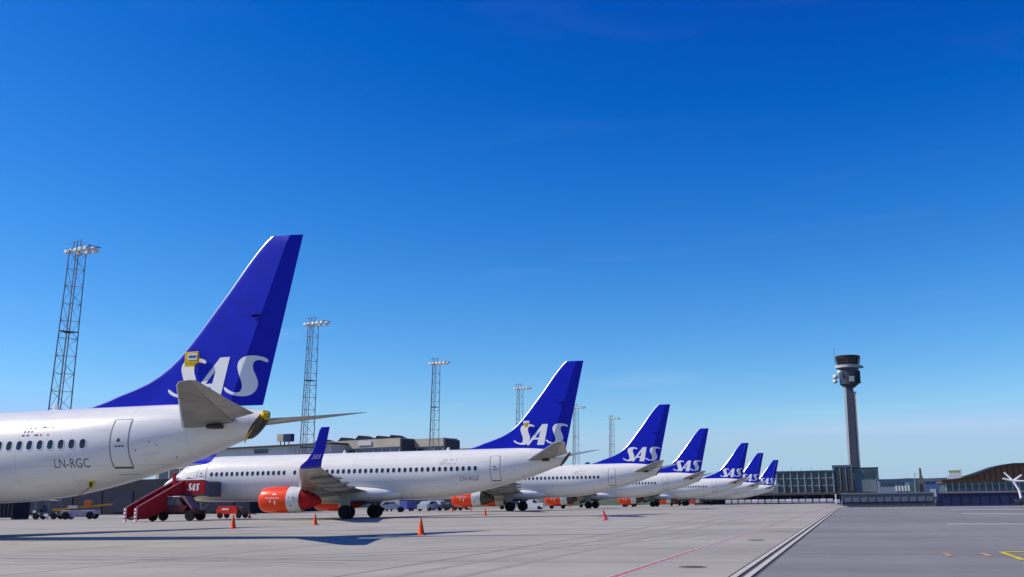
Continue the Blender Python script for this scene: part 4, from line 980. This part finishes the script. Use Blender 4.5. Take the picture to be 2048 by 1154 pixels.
# ------------------------------------------------------------------ control tower
TB = (-0.2, 640)
tw = empty('control_tower', (TB[0], TB[1], 0), rot=(0, R(1.2), 0), label='tall slender control tower with dark glass cab above the grey terminal block', cat='control tower')
b = MB()
def trg(z, k, pts): return [(x * k, y * k, z) for x, y in pts]
core = [(-1.75, -2.4), (2.0, -2.5), (2.4, 2.4), (-2.1, 2.4)]
b.loft([trg(14, 1.02, core), trg(66, .95, core)]); b.build('shaft_core', mat('slate_cladding', (.072, .075, .10), .4, 0, .1, .2), tw)
for x, w, m in ((-2.75, 1.2, mat('shaft_grey', (.46, .48, .50), .6, 0, .06, .2)), (3.0, 1.35, mat('shaft_beige_sunlit', (.72, .64, .54), .6, 0, .05, .2))):  # right wing's beige is lightened to stand in for sunlight on that side
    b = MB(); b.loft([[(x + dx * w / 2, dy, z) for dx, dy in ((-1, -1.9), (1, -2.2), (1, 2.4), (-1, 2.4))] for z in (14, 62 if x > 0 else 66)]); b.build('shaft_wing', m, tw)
b = MB()
for z in range(18, 66, 4): b.box((.12, -2.47, z), (3.6, .1, .25))
b.build('shaft_band', mat('shaft_joint', (.10, .105, .13), .5), tw)
b = MB(); b.lathe([(64.5, 3.0), (66.5, 5.4), (76.2, 5.9), (76.2, 0)], 24); eq = b.build('equipment_floor', mat('slate_blue', (.055, .06, .085), .45, 0, .15, .3), tw)
b = MB(); b.box((5.2, -3.0, 70.5), (2.8, 3.4, 7.5), 0, 0, .2); b.build('lift_housing', M_DKWALL, eq)
b = MB(); b.box((1.7, -5.4, 69.3), (3.0, .7, 3.2), 0, 0, .1); b.build('pale_panel', mat('pale_green_panel', (.30, .36, .36), .5), eq)
for x, y, z, r_ in ((-7.6, -3, 71.0, 1.7), (-5.0, -5.2, 73.4, 1.4), (-8.0, -2, 68.3, 1.3)):
    b = MB(); b.lathe([(0, r_), (-.15, r_), (-.9, .3), (-1.3, .3)], 18, (x, y, z), 'Y'); b.tube((x, y + .8, z), (x * .7, y * .5 + .5, z), .2, .2, 8); b.build('dish_antenna', M_LAMP, eq)
b = MB(); b.lathe([(76.2, 6.5), (76.4, 7.5), (77.9, 7.7), (78.0, 6.7), (78.0, 0)], 32); b.build('gallery_ring', M_PALEWALL, tw)
b = MB(); b.box((7.9, 0, 76.9), (1.6, 2.2, 1.0), 0, 0, .1); b.build('gallery_box', M_DARK, tw)
b = MB(); b.lathe([(78.0, 6.3), (82.0, 7.1)], 12); cg = b.build('cab_glass', mat('cab_dark_glass', (.010, .010, .012), .15, 0, .2, .5), tw)
b = MB()
for i in range(12):
    a = 2 * PI * i / 12; b.tube((6.35 * math.cos(a), 6.35 * math.sin(a), 78.0), (7.15 * math.cos(a), 7.15 * math.sin(a), 82.0), .14, .14, 6)
b.build('mullion', M_DARK, cg)
b = MB(); b.lathe([(82.0, 7.1), (83.3, 7.3), (83.8, 6.8), (83.8, 0)], 24); b.build('cab_roof', mat('roof_brown', (.020, .016, .016), .7), tw)
b = MB(); b.tube((-7.6, 0, 79), (-7.9, 0, 89.0), .22, .13, 6); b.tube((-4, 1, 83.8), (-4, 1, 85.5), .1, .06, 6); b.tube((3, -1, 83.8), (3, -1, 85.0), .1, .06, 6); b.build('mast_antenna', M_GALV, tw)

# terminal block at the tower foot
tb = bld('terminal_block', 0, 620, 0, 'teal grey terminal block round the foot of the control tower')
b = MB(); b.box((-6.2, 8, 8.0), (11.5, 16, 20)); w1 = b.build('left_wall', mat('slate_terminal', (.055, .065, .075), .5, 0, .2, .3), tb)
b = MB(); b.box((-6.2, 8, 17.4), (12.0, 16.4, 1.3)); b.build('left_roof', M_TEAL, tb)
b = MB(); b.box((6.3, 9, 7.0), (13.4, 15, 18)); w2 = b.build('right_wall', M_TEAL, tb)
b = MB(); b.box((6.3, 9, 16.2), (13.8, 15.4, .5)); b.build('right_roof', M_ROOF, tb)
b = MB(); b.box((8.2, 1.45, 12.6), (5.6, .2, 4.4)); b.build('dark_window', M_BGLASS, w2)
b = MB(); b.box((5.5, 1.3, 5.2), (12.0, .3, 8.5)); b.build('pale_panel', mat('pale_teal_panel', (.18, .23, .25), .5, 0, .15, .4), w2)
for i in range(4): 
    b = MB(); b.box((-11.2 + i * 3.2, -.1, 9), (.35, .3, 15.5)); b.build('mullion', mat('grey_mullion', (.30, .32, .34), .5), w1)

# glass terminal left of the tower
gt = bld('glass_terminal', -27.0, 600, 0, 'long dark glass terminal with pale columns left of the control tower')
b = MB(); b.box((0, 8, 5.5), (32, 16, 17.2)); gw = b.build('glass_wall', M_BGLASS, gt)
b = MB(); b.box((0, 7.6, 14.5), (33, 17.5, .7)); b.build('roof', M_TEAL, gt)
for z in (2.5, 6.5, 10.6):
    b = MB(); b.box((0, -.25, z), (32.2, .5, .6)); b.build('floor_slab', mat('slab_grey', (.22, .25, .27), .6), gw)
for i in range(9):
    b = MB(); b.box((-15.4 + i * 3.85, -.6, 6.2), (.55, .5, 15.5)); b.build('column', mat('column_grey', (.34, .38, .40), .6), gw)
b = MB()
for x in (-12, -7, -2, 4, 9): b.tube((x, 6, 14.8), (x, 6, 16.2 + (x % 3) * .4), .12, .06, 6)
b.build('roof_mast', M_GALV, gt)

# spruces before the glass terminal
def spruce(x, y, h, label, seed):
    rng = random.Random(seed); r = empty('spruce_tree', (x, y, gz(x, 430) - .2), label=label, cat='tree', group='spruces before the glass terminal')
    b = MB(); b.tube((0, 0, 0), (0, 0, h * .95), .28, .03, 8); b.build('trunk', M_BARK, r)
    b = MB()
    for i in range(900):
        t = rng.random() ** 1.4; z = h * (.08 + .92 * t); rad = (1 - t) * h * .27 * (0.35 + .65 * rng.random()) * (1 + .25 * math.sin(z * 4)); a = rng.uniform(0, 2 * PI)
        c = Vector((rad * math.cos(a), rad * math.sin(a), z - rad * .25)); s = .25 + .45 * (1 - t)
        d = Vector((math.cos(a), math.sin(a), -.35)) * s; e = Vector((-math.sin(a), math.cos(a), rng.uniform(-.3, .3))) * s * .5
        b.add([c - e, c + e, c + d + e * .3, c + d - e * .3], [(0, 1, 2, 3)])
    b.build('crown', M_FOL, r)
spruce(-34.5, 560, 9.8, 'dark spruce nearer the farthest blue fin', 1); spruce(-17.0, 560, 10.4, 'dark spruce nearer the control tower', 2)
# hedge-like canopy above the parked cars
cn = bld('car_canopy', -14.0, 345, 0, 'long dark flat canopy roof behind the row of parked cars', 'canopy')
b = MB(); b.box((-9, 0, 1.75), (58, 7, .7)); b.build('canopy_roof', mat('canopy_dark', (.075, .07, .06), .8, 0, .35, .6), cn)
b = MB(); b.box((-9, 2.5, -.6), (58, .3, 4.2)); b.build('back_wall', M_DKWALL, cn)
for i in range(12):
    b = MB(); b.box((-37 + i * 5.1, -3.2, -.4), (.3, .3, 4.2)); b.build('post', M_DARK, cn)
b = MB(); b.box((0, 0, 1.0), (.35, .3, 2.6), 0, 0, .05); b.box((0, 0, 2.35), (.5, .4, .25), 0, 0, .05); o = b.build('marker_post', M_LETTER, loc=(-5.9, 322, gz(-5.9, 322) + .4)); tag(o, 'short white marker post at the right end of the parked cars', 'post')

# barriers on the right
gb = bld('blast_fence', 8.5, 320, R(-2), 'long grey blue blast fence right of the parked cars', 'fence')
b = MB(); b.box((0, 0, -.5), (25.5, .5, 4.4)); f = b.build('fence_panel', M_GREYPANEL, gb)
b = MB(); b.box((0, -.1, 1.55), (25.9, .9, .35)); b.build('top_rail', mat('rail_grey', (.17, .18, .19), .6), f)
b = MB(); b.box((0, -.35, -1.1), (25.5, .25, .5)); b.build('lower_rail', M_DKWALL, f)
for i in range(12):
    b = MB(); b.box((-12.4 + i * 2.25, -.3, -.6), (.16, .2, 4.2)); b.build('fence_post', mat('fence_post_grey', (.13, .15, .18), .6), f)
nb = bld('noise_barrier', 32.0, 300, R(-1), 'long navy barrier with pale top rim at the right edge', 'barrier')
b = MB(); b.prism([(-12.2, -2.9), (20, -2.9), (20, 1.25), (-11.0, 1.3)], -.3, .3); f = b.build('barrier_panel', M_NAVY, nb)
b = MB(); b.box((5, -.1, 1.5), (31, 1.0, .45)); b.build('barrier_rim', mat('rim_tan', (.20, .17, .16), .7), f)
b = MB(); b.box((5, -.35, -2.35), (31, .3, 1.0)); b.build('barrier_foot', mat('barrier_purple', (.05, .04, .09), .6), f)
for i in range(13):
    b = MB(); b.box((-10.5 + i * 2.4, -.36, -.4), (.12, .12, 3.4)); b.build('barrier_post', M_DKWALL, f)

# low pale buildings right of the tower
lb_ = bld('low_terminal', 24.0, 610, 0, 'low pale blue terminal wing right of the tower block')
b = MB(); b.box((0, 6, 3.6), (24, 12, 11)); w_ = b.build('wall', mat('pale_blue_wall', (.24, .29, .36), .6, 0, .1, .3), lb_)
b = MB(); b.box((0, 5.8, 9.2), (24.5, 12.5, .5)); b.build('roof', mat('blue_roof', (.10, .13, .18), .6), lb_)
facade_windows(w_, -11, 2, 5.5, 7.6, 6)
b = MB(); b.box((6.8, -1.2, 4.0), (5.0, 2.2, 7.0), 0, 0, .2); jb = b.build('glazed_box', M_TEAL, lb_)
b = MB()
for i in range(5): b.box((-2.5 + i * 1.6, -.3, 4.2), (.9, .3, 3.0))
b.build('white_frame', M_LETTER, w_)
ch_ = bld('vent_stack', 31.9, 560, 0, 'narrow tan vent stack beside the pale low terminal', 'vent stack')
b = MB(); b.prism([(-1.5, -3), (1.6, -3), (1.2, 8), (.55, 10), (.4, 14), (-.5, 14), (-.6, 10), (-1.2, 8)], -1.2, 1.2); s_ = b.build('stack', M_TAN, ch_)
b = MB(); b.box((-.7, -1.3, 3.0), (1.0, .3, 6.5)); b.build('dark_louvre', M_DARK, s_)
b = MB(); b.tube((-3.2, 0, 2), (-3.0, 0, 11.5), .22, .15, 8); b.tube((-3.0, 0, 11.4), (-1.0, 0, 10.6), .1, .1, 6); b.build('side_pipe', mat('pipe_pale', (.35, .34, .33), .6), ch_)
bw = bld('blue_warehouse', 44.0, 590, 0, 'plain blue clad warehouse between the vent stack and timber roof')
b = MB(); b.box((0, 8, 2.5), (18, 16, 10)); w_ = b.build('wall', mat('warehouse_blue', (.085, .14, .29), .6, 0, .15, .3), bw)
b = MB(); b.prism([(-9.4, 7.4), (9.4, 7.4), (0, 8.6)], -.4, 16.4); b.build('roof', mat('warehouse_roof', (.12, .16, .25), .6), bw)
for i in range(3):
    b = MB(); b.box((-5 + i * 5, -.1, 1.5), (3, .2, 4)); b.build('bay_door', M_PALEWALL, w_)

# timber roofed terminal at the far right
tt = bld('timber_terminal', 31.0, 420, 0, 'timber roofed terminal with dark roof edge rising to the right edge')
prof = [(0, 6.2), (6.5, 6.8), (13, 8.7), (20.5, 11.3), (25, 11.9), (31, 11.9), (60, 10.0)]
b = MB(); pts = [(x, z) for x, z in prof] + [(x, z - .55) for x, z in reversed(prof)]; b.prism(pts, -3, 30); rf = b.build('roof', M_ROOF, tt)
b = MB(); low = [(0, 5.2), (8, 5.3), (14, 5.4), (20.5, 5.6), (31, 5.8), (60, 5.8)]; pts = [(x, z - .6) for x, z in prof] + [(x, z) for x, z in reversed(low)]; b.prism(pts, -1.2, 28); b.build('timber_fascia', M_WOOD, tt)
for i in range(4, 30):
    x = 1 + i * 2.0; zz = spline(prof)(x); b = MB(); b.box((x, -1.45, (zz - .7 + 5.6) / 2), (.22, .35, max(.2, zz - .8 - 5.6))); b.build('timber_rib', mat('timber_dark', (.075, .035, .018), .7, 0, .3, 2), rf)
b = MB(); b.box((30, 12, 2.2), (58, 22, 6.6)); gl = b.build('glazing', M_TEAL, tt)
for i in range(16):
    b = MB(); b.box((1.5 + i * 2.3, .7, 2.4), (.45, .6, 5.8)); b.build('column', mat('terminal_column', (.34, .37, .38), .6), gl)
b = MB(); b.box((30, .6, 3.6), (58, .3, .3)); b.build('transom', M_DARK, gl)
b = MB(); b.box((30, 0, -.6), (60, 1.4, 1.0)); b.build('plinth', mat('plinth_tan', (.22, .19, .17), .7), tt)
# tail of an airliner parked beyond
yt = empty('parked_tailplane', (36.2, 425, 0), label='far tail with yellow green tip and white base left of the timber roof', cat='aircraft tail')
b = MB(); b.prism([(-1.6, 8.9), (2.2, 8.9), (2.2, 9.9), (-2.2, 9.7)], -.2, .2); b.build('tail_tip', mat('lime_paint', (.38, .42, .10), .5), yt)
b = MB(); b.prism([(-2.8, 6.6), (2.6, 6.6), (2.8, 10.3), (2.2, 10.3), (2.2, 8.85), (-1.6, 8.85)], -.25, .25); b.build('tail_base', M_VAN, yt)
# white branching column
wc = empty('branching_column', (27.7, 200, gz(27.7, 200)), label='white steel column branching into three arms at the right edge', cat='column')
zz = -gz(27.7, 200)
b = MB(); b.tube((0, 0, 0), (-.35, 0, zz + 1.7), .24, .21, 10); b.tube((-.35, 0, zz + 1.7), (-1.15, 0, zz + 3.35), .21, .22, 10); b.build('trunk', M_LETTER, wc, smooth=40)
for q in ((-2.45, .1, 4.85), (-2.8, -.2, 3.75), (.75, 0, 3.25), (.4, .8, 4.3)):
    b = MB(); b.tube((-1.12, 0, zz + 3.3), (q[0], q[1], zz + q[2]), .20, .14, 10); b.build('arm', M_LETTER, wc, smooth=40)
# truck glimpsed at the right edge
o = put('van', 25.9, 178, R(170), 'dark van cut off by the right edge below the branching column', M_BLACKCAR, None, .95)

# ------------------------------------------------------------------ hills
b = MB(); rng = random.Random(11); xs = [-2600 + i * 60 for i in range(110)]
h = [26 + 10 * math.sin(x * .0021) + 7 * math.sin(x * .0057 + 1) + rng.uniform(-2, 2) for x in xs]
n = len(xs)
b.add([(x, 3300 - 250 * math.sin(x * .001), -6) for x in xs] + [(x, 3500, hh + 12) for x, hh in zip(xs, h)] + [(x, 4200, hh * .8) for x, hh in zip(xs, h)] + [(x, 5200, -6) for x in xs],
      [(k * n + i, k * n + i + 1, (k + 1) * n + i + 1, (k + 1) * n + i) for k in range(3) for i in range(n - 1)])
tag(b.build('hills', M_HILL, smooth=60), 'low wooded hills on the horizon', kind='structure')
# thin summer air over the airfield
b = MB(); b.box((0, 3000, 45), (12400, 12400, 116)); hz = b.build('haze', M_WHITE); tag(hz, kind='stuff')
hm = bpy.data.materials.new('haze_air'); hm.use_nodes = True; hn = hm.node_tree; hn.nodes.clear()
ho = hn.nodes.new('ShaderNodeOutputMaterial'); hv = hn.nodes.new('ShaderNodeVolumePrincipled'); hv.inputs['Color'].default_value = (0.86, 0.91, 1.0, 1); hv.inputs['Density'].default_value = 0.000025; hv.inputs['Anisotropy'].default_value = 0.2
hn.links.new(hv.outputs[0], ho.inputs['Volume']); hz.data.materials.clear(); hz.data.materials.append(hm)
bpy.context.view_layer.update()
